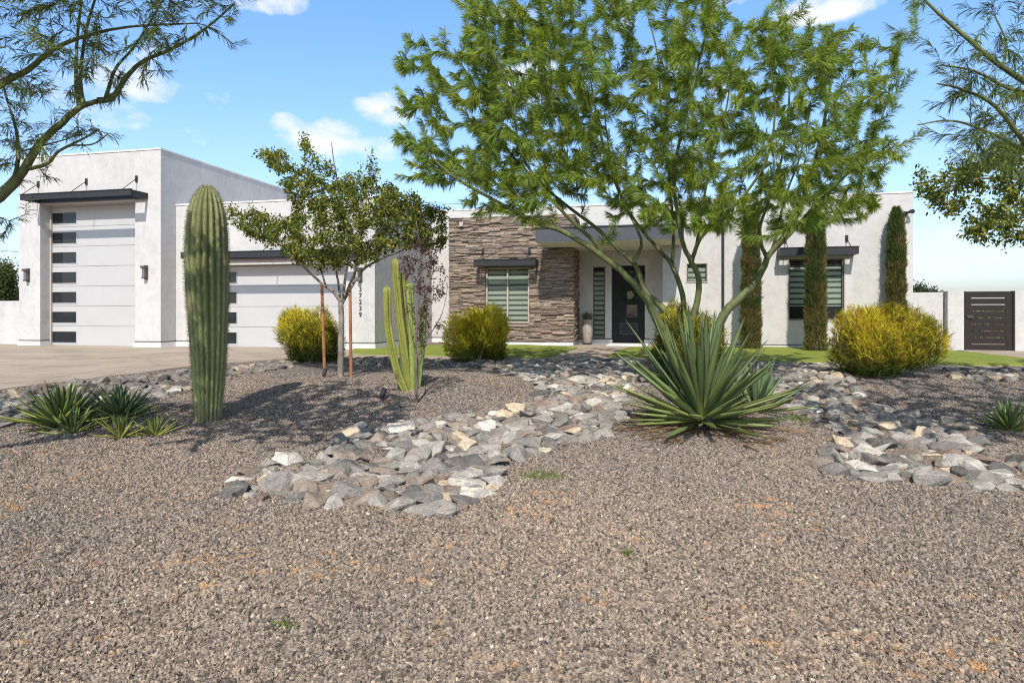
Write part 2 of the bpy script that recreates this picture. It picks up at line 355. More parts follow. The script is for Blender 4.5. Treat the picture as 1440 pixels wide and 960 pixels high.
# ---- loose gravel: real stones over the near yard
def gravel_layer(name, label, Y0, Y1, dens0, dens1, size):
    ysg = np.arange(Y0, Y1+.01, .25); rows = []
    n = 40; V = []
    for Yv in ysg:
        w = .86*Yv + 1.0
        X = np.linspace(-w, w, n+1); V.append(np.stack([X, np.full(n+1, Yv), g(X, Yv)+.001], -1))
    V = np.concatenate(V); m_ = n+1
    ii = np.arange(n)[None, :] + m_*np.arange(len(ysg)-1)[:, None]
    ff = np.stack([ii, ii+1, ii+m_+1, ii+m_], -1).reshape(-1, 4)
    me = np_mesh(name, V, ff.ravel(), np.arange(len(ff))*4)
    a = me.attributes.new('dens', 'FLOAT', 'POINT')
    a.data.foreach_set('value', np.interp(V[:, 1], [Y0, Y1], [dens0, dens1]).astype(np.float32))
    a = me.attributes.new('siz', 'FLOAT', 'POINT')
    a.data.foreach_set('value', np.interp(V[:, 1], [Y0, Y1], size).astype(np.float32))
    o = link(name, me, M['pebble'])
    ng = bpy.data.node_groups.new(name+'_nodes', 'GeometryNodeTree')
    ng.interface.new_socket('Geometry', in_out='INPUT', socket_type='NodeSocketGeometry'); ng.interface.new_socket('Geometry', in_out='OUTPUT', socket_type='NodeSocketGeometry')
    gi = ng.nodes.new('NodeGroupInput'); go = ng.nodes.new('NodeGroupOutput'); L = ng.links.new
    dp = ng.nodes.new('GeometryNodeDistributePointsOnFaces'); na = ng.nodes.new('GeometryNodeInputNamedAttribute'); na.data_type = 'FLOAT'; na.inputs['Name'].default_value = 'dens'
    L(gi.outputs[0], dp.inputs['Mesh']); L(na.outputs[0], dp.inputs['Density'])
    ico = ng.nodes.new('GeometryNodeMeshIcoSphere'); ico.inputs['Radius'].default_value = .5; ico.inputs['Subdivisions'].default_value = 2
    sp = ng.nodes.new('GeometryNodeSetPosition'); nz = ng.nodes.new('ShaderNodeTexNoise'); nz.inputs['Scale'].default_value = 2.4; nz.inputs['Detail'].default_value = 1
    sub = ng.nodes.new('ShaderNodeVectorMath'); sub.operation = 'SUBTRACT'; sub.inputs[1].default_value = (.5, .5, .5); L(nz.outputs['Color'], sub.inputs[0])
    sc = ng.nodes.new('ShaderNodeVectorMath'); sc.operation = 'SCALE'; sc.inputs['Scale'].default_value = 1.1; L(sub.outputs[0], sc.inputs[0])
    L(ico.outputs[0], sp.inputs[0]); L(sc.outputs[0], sp.inputs['Offset'])
    sm = ng.nodes.new('GeometryNodeSetMaterial'); sm.inputs['Material'].default_value = M['pebble']; L(sp.outputs[0], sm.inputs[0])
    ip = ng.nodes.new('GeometryNodeInstanceOnPoints'); L(dp.outputs['Points'], ip.inputs['Points']); L(sm.outputs[0], ip.inputs['Instance'])
    rr = ng.nodes.new('FunctionNodeRandomValue'); rr.data_type = 'FLOAT_VECTOR'; rr.inputs[0].default_value = (0, 0, 0); rr.inputs[1].default_value = (6.28, 6.28, 6.28)
    L(rr.outputs[0], ip.inputs['Rotation'])
    rs = ng.nodes.new('FunctionNodeRandomValue'); rs.data_type = 'FLOAT_VECTOR'; rs.inputs[0].default_value = (.6, .5, .35); rs.inputs[1].default_value = (1.5, 1.15, .8); rs.inputs['Seed'].default_value = 4
    ns = ng.nodes.new('GeometryNodeInputNamedAttribute'); ns.data_type = 'FLOAT'; ns.inputs['Name'].default_value = 'siz'
    ms = ng.nodes.new('ShaderNodeVectorMath'); ms.operation = 'SCALE'; L(rs.outputs[0], ms.inputs[0]); L(ns.outputs[0], ms.inputs['Scale'])
    L(ms.outputs[0], ip.inputs['Scale']); L(ip.outputs[0], go.inputs[0])
    md = o.modifiers.new('scatter', 'NODES'); md.node_group = ng
    tag(o, label, 'gravel', kind='stuff'); return o
gravel_layer('gravel', 'loose grey brown crushed gravel spread across the open foreground', 2.2, 12.0, 6200, 1500, (.0205, .027))

# ------------------------------------------------------------------ sheets on the ground
def resample(pl, n):
    pl = [Vector((p[0], p[1])) for p in pl]; L = [0]
    for a, b in zip(pl, pl[1:]): L.append(L[-1]+(b-a).length)
    out = []
    for k in range(n+1):
        t = L[-1]*k/n; j = 0
        while j < len(L)-2 and L[j+1] < t: j += 1
        f = (t-L[j])/max(1e-9, L[j+1]-L[j]); out.append(pl[j].lerp(pl[j+1], f))
    return out
def ruled(name, A, B, off, mat, na=60, nb=24, drop=.12, **k):
    a = resample(A, na); b = resample(B, na); m = MB(); V = []
    for j in range(nb+1):
        for i_ in range(na+1):
            p = a[i_].lerp(b[i_], j/nb); V.append((p.x, p.y, g1(p.x, p.y)+off))
    w = na+1; Fs = [(j*w+i_, j*w+i_+1, (j+1)*w+i_+1, (j+1)*w+i_) for j in range(nb) for i_ in range(na)]
    rim = [i_ for i_ in range(w)] + [j*w+na for j in range(1, nb+1)] + [nb*w+i_ for i_ in range(na-1, -1, -1)] + [j*w for j in range(nb-1, 0, -1)]
    n0 = len(V); V += [(V[r][0], V[r][1], V[r][2]-drop) for r in rim]
    for q in range(len(rim)): q2 = (q+1) % len(rim); Fs.append((rim[q], n0+q, n0+q2, rim[q2]))
    m.add(V, Fs); o = m.build(name, mat); bm = bmesh.new(); bm.from_mesh(o.data); bmesh.ops.recalc_face_normals(bm, faces=bm.faces); bm.to_mesh(o.data); bm.free()
    return tag(o, **k)
P2 = lambda pts: [tuple(at(x, y)[:2]) for x, y in pts]
V_RV = 15.71; V_G = 16.30; V_S = 19.45; V_W = 19.50; V_M = 20.75
hw = lambda u, v: h2w(u, v)
# driveway, back edge runs under the garage fronts
front = P2([(-330, 596), (-150, 570), (0, 549), (60, 541), (130, 533), (200, 525), (260, 517), (330, 510), (400, 505), (490, 501)])
uR = hu(492, V_G)
back = [hw(-24, V_RV+.5), hw(-18, V_RV+.5), hw(hu(120, V_RV), V_RV+.5), hw(uR, V_G+.5)]
ruled('driveway', front, back, .02, M['concrete'], label='tan concrete driveway in front of the garage doors', cat='driveway', kind='structure')
# concrete walk below the turf and to the door
ruled('path', P2([(493, 503), (640, 505), (775, 505.5), (862, 505)]), P2([(493, 493), (640, 487), (790, 485.5), (925, 484.2)]), .012, M['concrete'],
      label='pale concrete walk leading to the front door', cat='path', kind='structure')
ruled('kerb_strip', P2([(852, 505), (1010, 508), (1140, 513), (1440, 520), (1600, 524)]), P2([(866, 500), (1010, 503), (1140, 508), (1440, 514), (1600, 517)]), .012, M['concrete'],
      label='narrow concrete strip edging the right lawn', cat='kerb', kind='structure')
ruled('gate_path', P2([(1390, 500), (1480, 509), (1600, 515)]), [hw(hu(1355, V_W)-.1, V_W+.4), hw(hu(1440, V_W), V_W+.4), hw(hu(1600, V_W), V_W+.4)], .014, M['concrete'],
      label='short concrete path in front of the dark gate', cat='path', kind='structure')
ruled('lawn', P2([(497, 498), (600, 501), (690, 503), (772, 503.5)]), P2([(497, 490.5), (600, 487.5), (740, 486.5), (812, 490.5)]), .045, M['turf'],
      label='strip of bright green artificial turf left of the front walk', cat='turf', kind='stuff')
ruled('lawn', P2([(855, 502), (1010, 505), (1140, 510), (1300, 512.5), (1440, 515)]), [*P2([(884, 490.5)]), hw(hu(935, V_W), V_W-.05), hw(hu(1100, V_W), V_W+.05), hw(hu(1284, V_W), V_W+.05), *P2([(1375, 498), (1440, 506)])], .045, M['turf'],
      label='long bright green artificial turf band before the right wing', cat='turf', kind='stuff')

# ------------------------------------------------------------------ the house
PAD = .55
HO = (-5.0, 18.0, .5)
hx, hy = h2w(HO[0], HO[1])
house = empty('house', (hx, hy, HO[2]), -TH, label='single storey white stucco house with tall garage and stacked stone wall', cat='house')
def hb(m, name, mat, parent=house, **k):
    return m.build(name, mat, parent, off=HO if parent is house else parent['off'], **k)
def mass(u0, u1, v0, v1, z0, z1, holes=()):
    """box with rectangular recesses (a,b,c,d,depth) in its front face"""
    m = MB()
    us = sorted({u0, u1, *[h[0] for h in holes], *[h[1] for h in holes]}); zs = sorted({z0, z1, *[h[2] for h in holes], *[h[3] for h in holes]})
    for a, b in zip(us, us[1:]):
        for c, d in zip(zs, zs[1:]):
            if any(h[0] <= (a+b)/2 <= h[1] and h[2] <= (c+d)/2 <= h[3] for h in holes): continue
            m.add([(a, v0, c), (b, v0, c), (b, v0, d), (a, v0, d)], [(0, 1, 2, 3)])
    for a, b, c, d, dp in holes:
        w = v0+dp
        m.add([(a, v0, c), (b, v0, c), (b, v0, d), (a, v0, d), (a, w, c), (b, w, c), (b, w, d), (a, w, d)],
              ([(0, 4, 5, 1)] if c > z0+.005 else [])+[(1, 5, 6, 2), (2, 6, 7, 3), (3, 7, 4, 0), (4, 7, 6, 5)])
    m.add([(u0, v0, z0), (u1, v0, z0), (u1, v1, z0), (u0, v1, z0), (u0, v0, z1), (u1, v0, z1), (u1, v1, z1), (u0, v1, z1)],
          [(4, 5, 6, 7), (1, 2, 6, 5), (2, 3, 7, 6), (3, 0, 4, 7)])
    return m
def wallpart(m, name='wall'):
    o = hb(m, name, M['stucco']); bm = bmesh.new(); bm.from_mesh(o.data); bmesh.ops.remove_doubles(bm, verts=bm.verts, dist=1e-4); bmesh.ops.recalc_face_normals(bm, faces=bm.faces); bm.to_mesh(o.data); bm.free(); return o
def plinth(u0, u1, v0, v1, z0, z1):
    hb(MB().box(u0-.012, u1+.012, v0-.012, v1, z1-.03, z1+.004), 'wall_reveal', M['reveal'])
    hb(MB().box(u0-.03, u1+.03, v0-.03, v1, z0, z1-.032), 'plinth', M['stucco_plinth'])
# --- tall garage
rv0, rv1 = hu(27, V_RV), hu(226, V_RV); rvt = hz(226, 210, V_RV)
d0, d1 = hu(56.5, V_RV), hu(190, V_RV); dt = hz(190, 281, V_RV)
ZB = PAD+.17
wallpart(mass(rv0, rv1, V_RV, V_RV+13, ZB, rvt, [(d0, d1, ZB, dt, .42)]))
hb(MB().box(rv0-.02, rv1+.02, V_RV-.02, V_RV+13.02, rvt, rvt+.04), 'parapet_cap', M['stucco_plinth'])
plinth(rv0, d0, V_RV, V_RV+.42, PAD-.1, ZB); plinth(d1, rv1, V_RV, V_RV+5, PAD-.1, ZB)
def garage_door(u0, u1, z0, z1, v, n, wu0, wu1):
    root = MB(); ph = (z1-z0)/n
    for k in range(n):
        a, b = z0+k*ph+.006, z0+(k+1)*ph-.006
        c, d = a+.13*ph*1.2, b-.27*ph
        # panel with a window opening
        root.box(u0, wu0, v, v+.05, a, b); root.box(wu1, u1, v, v+.05, a, b); root.box(wu0, wu1, v, v+.05, a, c); root.box(wu0, wu1, v, v+.05, d, b)
    root.box(u0, u1, v+.02, v+.05, z0, z1)if False else None
    o = hb(root, 'garage_door', M['door_panel'])
    gr = MB()
    for k in range(1, n): gr.box(u0, u1, v+.012, v+.045, z0+k*ph-.006, z0+k*ph+.006)
    hb(gr, 'panel_joint', M['groove'], o)if False else None
    o['off'] = HO
    def sub(m, nm, mat): 
        s = m.build(nm, mat, o, off=HO); return s
    sub(gr, 'panel_joint', M['groove'])
    for k in range(n):
        a, b = z0+k*ph+.006, z0+(k+1)*ph-.006; c, d = a+.13*ph*1.2, b-.27*ph
        t = .022
        fm = MB(); fm.box(wu0-t, wu1+t, v-.012, v-.0, c-t, c); fm.box(wu0-t, wu1+t, v-.012, v, d, d+t); fm.box(wu0-t, wu0, v-.012, v, c, d); fm.box(wu1, wu1+t, v-.012, v, c, d)
        fm.box(wu0, wu1, v+.02, v+.03, c, d)
        w = MB(); w.box(wu0+.0, wu1, v+.012, v+.03, c, d)
        fm2 = MB(); fm2.box(wu0-t, wu1+t, v-.012, v-.001, c-t, c); fm2.box(wu0-t, wu1+t, v-.012, v-.001, d, d+t); fm2.box(wu0-t, wu0, v-.012, v-.001, c, d); fm2.box(wu1, wu1+t, v-.012, v-.001, c, d)
        sub(fm2, 'window_frame', M['door_panel']); sub(w, 'window', M['darkglass'])
    return o
vd = V_RV+.36
garage_door(d0+.0, d1, PAD-.01, hz(190, 287, vd), vd, 7, hu(73, vd), hu(107.5, vd))
hb(MB().box(d0, d0+.05, vd-.05, vd, PAD, dt), 'door_jamb', M['frame'])
hb(MB().box(d0, d1, vd-.03, vd+.06, hz(190, 287, vd), dt), 'door_header', M['door_panel'])
# --- low garage
g0, g1_ = rv1, hu(527, V_G); gt = hz(300, 287, V_G)
q0, q1 = hu(296, V_G), hu(486, V_G); qt = hz(400, 371, V_G)
wallpart(mass(g0+.003, g1_, V_G, V_G+7, ZB, gt, [(q0, q1, ZB, qt, .36)]))
hb(MB().box(g0+.003, g1_+.02, V_G-.02, V_G+7, gt, gt+.04), 'parapet_cap', M['stucco_plinth'])
plinth(g0+.04, q0, V_G, V_G+.36, PAD-.1, ZB); plinth(q1, g1_, V_G, V_G+6.9, PAD-.1, ZB)
vq = V_G+.30
garage_door(q0, q1, PAD-.01, hz(400, 373, vq), vq, 4, hu(296, vq)+.12, hu(333, vq))
# --- main block behind, stone block, right wing
m0, m1 = g1_-1, hu(935, V_W)+2; mt = hz(640, 296.5, V_M)
n0, n1 = hu(860, V_M), hu(907, V_M); nt_ = hz(885, 373, V_M)
s0, s1 = hu(834, V_M), hu(851, V_M); sz0, sz1 = hz(842, 478, V_M), hz(842, 375, V_M)
wallpart(mass(m0, m1, V_M, V_M+9, ZB, mt, [(n0, n1, ZB, nt_, .14), (s0, s1, max(sz0, ZB+.01), sz1, .12)]))
hb(MB().box(m0, m1, V_M-.02, V_M+9, mt, mt+.04), 'parapet_cap', M['stucco_plinth'])
plinth(m0, n0, V_M, V_M+1, PAD-.1, ZB); plinth(n1, m1, V_M, V_M+1, PAD-.1, ZB)
w0, w1 = hu(932, V_W), hu(1284, V_W); wt = hz(1284, 271, V_W)
a0, a1, az0, az1 = hu(966, V_W), hu(994, V_W), hz(980, 396, V_W), hz(980, 371, V_W)
b0, b1, bz0, bz1 = hu(1108.5, V_W), hu(1187, V_W), hz(1148, 450, V_W), hz(1148, 364, V_W)
ZW = .5
wallpart(mass(w0, w1, V_W, V_W+10, ZW+.14, wt, [(a0, a1, az0, az1, .12), (b0, b1, bz0, bz1, .14)]))
hb(MB().box(w0-.02, w1+.02, V_W-.02, V_W+10, wt, wt+.04), 'parapet_cap', M['stucco_plinth'])
plinth(w0, w1, V_W, V_W+9.9, ZW-.15, ZW+.14)
# stone block
t0, t1 = hu(632, V_S), hu(806, V_S); tt = hz(632, 306, V_S)
e0, e1, ez0, ez1 = hu(683, V_S), hu(744, V_S), hz(713, 454, V_S), hz(713, 376, V_S)
hb(MB().box(t0+.02, t1-.02, V_S+.16, V_M-.003, PAD+.02, tt-.01), 'stone_core', M['stucco'])
st = MB(); rnd = random.Random(5)
def stonecol():
    p = rnd.random()
    base = (.33, .26, .21) if p < .35 else (.25, .20, .17) if p < .55 else (.41, .34, .27) if p < .78 else (.20, .17, .155) if p < .9 else (.36, .30, .27)
    k = rnd.uniform(.6, 1.08); return (base[0]*k*1.0, base[1]*k*.96, base[2]*k*.92)
def course(span0, span1, emit):
    x = span0-rnd.uniform(0, .2)
    while x < span1:
        L = rnd.uniform(.12, .5); emit(max(x, span0), min(x+L, span1)); x += L
z = PAD+.13
while z < tt-.03:
    h = min(rnd.choice([.022, .026, .032, .038, .048]), tt-z)
    def em(a, b, z=z, h=h):
        if b-a < .015: return
        for (p, q) in ([(a, b)] if (z+h < ez0 or z > ez1 or b < e0 or a > e1) else [(a, min(b, e0)), (max(a, e1), b)]):
            if q-p < .02: continue
            pr = rnd.uniform(0, .075); st.cc = stonecol(); vv = V_S-pr
            j = lambda s=.004: rnd.uniform(-s, s)
            st.add([(p+.002, vv+j(), z+j(.003)), (q-.002, vv+j(), z+j(.003)), (q-.002, V_S+.18, z), (p+.002, V_S+.18, z),
                    (p+.002, vv+j(), z+h-.003+j(.003)), (q-.002, vv+j(), z+h-.003+j(.003)), (q-.002, V_S+.18, z+h-.003), (p+.002, V_S+.18, z+h-.003)],
                   [(0,3,2,1),(4,5,6,7),(0,1,5,4),(1,2,6,5),(2,3,7,6),(3,0,4,7)])
    course(t0-.01, t1+.02, em)
    def em2(a, b, z=z, h=h):
        if b-a < .015: return
        st.cc = stonecol(); st.box(t1-.05, t1+.0+rnd.uniform(0, .05), a+.002, b-.002, z, z+h-.003)
    course(V_S+.02, V_M-.005, em2)
    z += h
sw = hb(st, 'stone_wall', M['stone'], col=True)
hb(MB().box(t0, t1, V_S-.01, V_M-.004, PAD-.1, PAD+.10), 'plinth', M['stucco_plinth'])
hb(MB().box(t0, t1+.02, V_S-.03, V_S+.1, PAD+.10, PAD+.128), 'wall_reveal', M['reveal'])
# --- windows
def window(u0, u1, z0, z1, v, mat, panes=1, blind=None, t=.045):
    f = MB(); f.box(u0, u0+t, v, v+.06, z0, z1); f.box(u1-t, u1, v, v+.06, z0, z1); f.box(u0+t, u1-t, v, v+.06, z0, z0+t); f.box(u0+t, u1-t, v, v+.06, z1-t, z1)
    if panes == 2: um = (u0+u1)/2; f.box(um-t/2, um+t/2, v+.003, v+.06, z0+t, z1-t)
    o = hb(f, 'window', mat); o['off'] = HO
    MB().box(u0+t, u1-t, v+.03, v+.036, z0+t, z1-t).build('pane', M['glass'], o, off=HO)
    if blind:
        MB().box(u0+t, u1-t, v+.075, v+.08, blind[0], blind[1]).build('roller_blind', M['blind'], o, off=HO)
        MB().box(u0+t, u1-t, v+.095, v+.10, z0+t, z1-t).build('room_shade_panel', M['room_shade'], o, off=HO)  # near-black panel standing in for the shade of the unlit room
    return o
window(e0, e1, ez0, ez1, V_S+.045, M['frame'], 2, (ez0, ez1))
window(b0, b1, bz0, bz1, V_W+.03, M['bronze'], 1, (bz0+.38, bz1-.22))
tw = MB(); tw.box(b0-.03, b0, V_W-.02, V_W+.02, bz0-.03, bz1+.0); tw.box(b1, b1+.03, V_W-.02, V_W+.02, bz0-.03, bz1); tw.box(b0, b1, V_W-.02, V_W+.02, bz0-.03, bz0); hb(tw, 'window_trim', M['frame'])
window(a0, a1, az0, az1, V_W+.012, M['bronze'], 1, (az0, az1), .03)
tw = MB(); tw.box(a0-.03, a1+.03, V_W-.02, V_W+.01, az1, az1+.03); tw.box(a0-.03, a0, V_W-.015, V_W+.01, az0, az1); tw.box(a1, a1+.03, V_W-.015, V_W+.01, az0, az1); tw.box(a0-.03, a1+.03, V_W-.02, V_W+.01, az0-.03, az0); hb(tw, 'window_trim', M['frame'])
window(s0, s1, max(sz0, ZB+.01), sz1, V_M+.01, M['bronze'], 1, (ZB, sz1-.12), .03)
# --- front door
dr = MB(); vf = V_M+.06
lx0, lx1 = hu(882, V_M), hu(895.5, V_M)
lites = [(hz(885, 396, V_M), hz(885, 382, V_M)), (hz(885, 420, V_M), hz(885, 407, V_M)), (hz(885, 445, V_M), hz(885, 429, V_M))]
low = (hu(873, V_M), hu(895.5, V_M), hz(885, 469, V_M), hz(885, 455, V_M))
dr.box(n0+.02, n1-.02, vf, vf+.06, PAD+.05, nt_-.02)
door = hb(dr, 'door', M['blackdoor'], bevel=.004); door['off'] = HO
for (c, d) in lites: MB().box(lx0, lx1, vf-.012, vf-.002, c, d).build('door_window', M['darkglass'], door, off=HO)
MB().box(low[0], low[1], vf-.012, vf-.002, low[2], low[3]).build('door_window', M['darkglass'], door, off=HO)
for (p, q, c, d) in [(lx0, lx1, *l) for l in lites]+[low]:
    f = MB(); t = .022; f.box(p-t, q+t, vf-.016, vf-.0005, c-t, c); f.box(p-t, q+t, vf-.016, vf-.0005, d, d+t); f.box(p-t, p, vf-.016, vf-.0005, c, d); f.box(q, q+t, vf-.016, vf-.0005, c, d)
    f.build('door_window_frame', M['fascia'], door, off=HO)
hz0 = hz(862, 452, V_M); MB().tube([(n0+.09, vf-.05, hz0-.15), (n0+.09, vf-.05, hz0+.28)], .012, 8).build('handle', M['darkmetal'], door, off=HO)
hb(MB().box(n0-.05, n1+.1, V_M-1.3, V_M+.1, PAD-.08, PAD+.03), 'threshold', M['stucco_plinth'])
# --- entry canopy
c0 = hu(753, V_S-1.55); c1 = hu(962, V_S-1.55); cz0, cz1 = hz(753, 341, V_S-1.55), hz(753, 320, V_S-1.55)
can = hb(MB().box(c0, c1, V_S-1.55, V_M-.01, cz0+.02, cz1-.04), 'entry_canopy', M['fascia']); can['off'] = HO
MB().box(c0+.02, c1-.02, V_S-1.53, V_M-.012, cz0, cz0+.0195).build('soffit', M['soffit'], can, off=HO)
MB().box(c0-.02, c1+.02, V_S-1.57, V_M-.02, cz1-.0395, cz1).build('drip_edge', M['darkmetal'], can, off=HO)
# --- steel awnings, open channel frames hung on rods
def awning(u0, u1, v, z0, z1, dep, rods, rodh):
    m = MB(); h = z1-z0; t = .012; fl = .075
    f = v-dep
    m.box(u0, u1, f, f+t, z0, z1); m.box(u0, u1, f+t, f+fl, z0, z0+t); m.box(u0, u1, f+t, f+fl+.02, z1-t, z1)
    m.box(u0-.012, u1+.012, f-.02, f+.03, z1, z1+.018)
    for (a, b) in ((u0, u0+t), (u1-t, u1)): m.box(a, b, f+t, v-.01, z0+.001, z1-.001)
    m.box(u0+t, u0+fl, f+fl, v-.02, z0+.002, z0+t); m.box(u1-fl, u1-t, f+fl, v-.02, z0+.002, z0+t)
    m.box(u0+t, u1-t, v-.03, v-.012, z0+.003, z1-.003); m.box(u0+t, u1-t, v-.10, v-.03, z0+.003, z0+t); m.box(u0+t, u1-t, v-.14, v-.03, z1-t, z1-.003)
    o = hb(m, 'awning', M['darkmetal']); o['off'] = HO
    for ur in rods:
        MB().tube([(ur, v-.03, z1+rodh), (ur, v-dep+.06, z1)], .011, 6).build('tie_rod', M['darkmetal'], o, off=HO)
        MB().box(ur-.035, ur+.035, v-.035, v-.002, z1+rodh-.09, z1+rodh+.09).build('bracket', M['darkmetal'], o, off=HO)
    return o
D = .62
ra0, ra1 = hu(28, V_RV-D), hu(184, V_RV-D); rz1 = hz(184, 266, V_RV-D); 
awning(ra0, ra1, V_RV, rz1-.155, rz1, D, [hu(54.5, V_RV), hu(122, V_RV), hu(192.5, V_RV)], .42)
ga0, ga1 = hu(254, V_G-.62), hu(503, V_G); gz1 = hz(330, 354, V_G-D)
awning(ga0, ga1, V_G, gz1-.155, gz1, D, [ga0+.4, (ga0+ga1)/2, ga1-.4], .42)
sa0, sa1 = hu(666, V_S-.55), hu(753, V_S-.55); saz = hz(710, 365, V_S-.55)
awning(sa0, sa1, V_S-.05, saz-.17, saz, .50, [hu(680, V_S), hu(745, V_S)], .30)
wa0, wa1 = hu(1097, V_W-.5), hu(1208, V_W-.5); waz = hz(1150, 348, V_W-.5)
awning(wa0, wa1, V_W, waz-.19, waz, .5, [hu(1104, V_W), hu(1190.5, V_W)], .28)
# --- wall lamps
def sconce(u, v, z):
    m = MB(); m.box(u-.06, u+.06, v-.02, v-.001, z-.22, z+.18)
    o = hb(m, 'wall_lamp', M['bronze']); o['off'] = HO
    MB().box(u-.075, u+.055, v-.15, v-.021, z+.09, z+.16).build('lamp_cap', M['bronze'], o, off=HO)
    MB().box(u-.045, u+.03, v-.12, v-.022, z-.16, z+.089).build('lamp_glass', M['lampglass'], o, off=HO)
    MB().box(u-.06, u+.045, v-.13, v-.0215, z-.20, z-.161).build('lamp_base', M['bronze'], o, off=HO)
sconce(hu(40, V_RV), V_RV, hz(40, 386, V_RV)); sconce(hu(206, V_RV), V_RV, hz(206, 382, V_RV)); sconce(hu(507, V_G), V_G, hz(507, 388, V_G)+.05)
# downspout, security light, sensor
us = hu(1016.5, V_W); hb(MB().box(us-.035, us+.035, V_W-.07, V_W-.002, ZW+.05, wt-.2), 'downspout', M['darkmetal'])
uc, zc = hu(1273, V_W), hz(1273, 300, V_W)
f = hb(MB().box(uc-.05, uc+.05, V_W-.04, V_W-.001, zc-.05, zc+.05), 'flood_light', M['darkmetal']); f['off'] = HO
for s in (-1, 1): MB().tube([(uc+s*.03, V_W-.05, zc), (uc+s*.09, V_W-.16, zc-.02+s*.05), (uc+s*.10, V_W-.24, zc-.04+s*.05)], [.02, .045, .06], 10).build('lamp_head', M['darkmetal'], f, off=HO)
uc, zc = hu(650, V_S), hz(650, 316, V_S); hb(MB().box(uc-.06, uc+.06, V_S-.14, V_S+.02, zc-.07, zc+.07), 'security_camera', M['frame'], bevel=.01)
# house number
fc = bpy.data.curves.new('house_number', 'FONT'); fc.body = '3\n7\n2\n3\n9'; fc.size = .175; fc.space_line = .98; fc.align_x = 'CENTER'; fc.extrude = .008; fc.offset = .001
no = bpy.data.objects.new('house_number', fc); COL.objects.link(no); fc.materials.append(M['blackplastic'])
no.parent = house; no.location = (hu(507, V_G)-HO[0], V_G-.012-HO[1], hz(507, 409.5, V_G)-HO[2]); no.rotation_euler = (PI/2, 0, 0)

# --- garden walls and gate
def gwall(u0, u1, v, z0, z1, label, th=.2):
    o = empty('garden_wall', (*h2w((u0+u1)/2, v), z0), -TH, label=label, cat='wall')
    off = ((u0+u1)/2, v, z0)
    MB().box(u0, u1, v, v+th, z0+.02, z1).build('wall_panel', M['stucco'], o, off=off, bevel=.01)
    MB().box(u0-.001, u1+.001, v-.012, v+th+.012, z0-.3, z0+.019).build('footing', M['stucco_plinth'], o, off=off)
gwall(-24, rv0-.01, V_RV+.4, PAD-.02, hz(13, 423, V_RV+.4), 'low white wall running left from the tall garage')
gwall(w1+.01, hu(1332, V_W), V_W+.25, ZW, hz(1310, 411, V_W+.25), 'white garden wall between the right wing and the gate pier')
gwall(hu(1332, V_W)+.03, hu(1357, V_W), V_W+.05, ZW, hz(1345, 409, V_W), 'white pier on the left side of the dark gate', .3)
gwall(hu(1429, V_W), hu(1429, V_W)+9, V_W+.05, ZW, hz(1435, 408.5, V_W), 'white wall right of the dark gate', .3)
hb(MB().box(hu(1332, V_W), hu(1332, V_W)+.028, V_W+.0, V_W+.05, ZW, hz(1332, 411, V_W)), 'conduit', M['darkmetal'])if False else None
gu0, gu1, gz0, gz1_ = hu(1357.5, V_W), hu(1428.5, V_W), hz(1390, 495, V_W), hz(1390, 409.5, V_W)
gate = empty('garden_gate', (*h2w((gu0+gu1)/2, V_W+.1), gz0), -TH, label='dark brown metal gate with horizontal slots in the white wall', cat='gate')
goff = ((gu0+gu1)/2, V_W+.1, gz0)
fm = MB(); t = .09; fm.box(gu0+.03, gu0+t+.09, V_W+.1, V_W+.15, gz0+.03, gz1_); fm.box(gu1-t-.09, gu1-.03, V_W+.1, V_W+.15, gz0+.03, gz1_)
fm.build('gate_frame', M['gatemetal'], gate, off=goff)
for a in (gu0+.001, gu1-.026): MB().box(a, a+.025, V_W+.07, V_W+.18, gz0, gz1_+.01).build('gate_post', M['gatemetal'], gate, off=goff)
nb = 9; H_ = gz1_-gz0-.03; pitch = H_/nb
for k in range(nb):
    MB().box(gu0+t+.09, gu1-t-.09, V_W+.105, V_W+.145, gz0+.03+k*pitch+(.014 if k else 0), gz0+.03+(k+1)*pitch-(.014 if k < nb-1 else 0)).build('board', M['gatemetal'], gate, off=goff)
MB().box(gu0+.07, gu0+.22, V_W+.06, V_W+.099, gz0+H_*.57, gz0+H_*.62).build('latch', M['blackplastic'], gate, off=goff)

# ------------------------------------------------------------------ rocks in the dry creek beds
def inpoly(x, y, P):
    c = False; j = len(P)-1
    for i_ in range(len(P)):
        if (P[i_][1] > y) != (P[j][1] > y) and x < (P[j][0]-P[i_][0])*(y-P[i_][1])/(P[j][1]-P[i_][1])+P[i_][0]: c = not c
        j = i_
    return c
BEDS = {
 'left creek bed': [(318,690),(332,668),(385,648),(458,640),(470,622),(500,604),(560,597),(620,590),(700,579),(752,566),(760,548),(735,530),(700,522),(700,508),(905,508),(905,540),(872,560),(880,590),(850,612),(800,626),(745,643),(703,655),(693,690),(655,720),(610,724),(560,718),(430,708),(360,702)],
 'right creek bed': [(1085,512),(1185,514),(1200,540),(1215,565),(1255,580),(1350,595),(1392,612),(1365,636),(1400,648),(1500,655),(1500,694),(1380,688),(1290,682),(1220,675),(1132,658),(1160,640),(1190,620),(1165,600),(1130,585),(1085,560),(1040,540),(1040,512)],
 'rock strip beside the driveway': [(-80,566),(0,556),(60,547),(130,539),(200,531),(260,523),(330,515),(420,507),(412,517),(330,528),(250,556),(180,572),(110,580),(50,590),(0,602),(-80,612)],
 'rock strip along the lawn': [(500,505),(600,507),(640,507.5),(700,508),(710,520),(620,514),(500,512)],
 'rock strip by the right lawn': [(1335,518),(1440,522),(1560,527),(1560,545),(1440,537),(1335,533)],
}
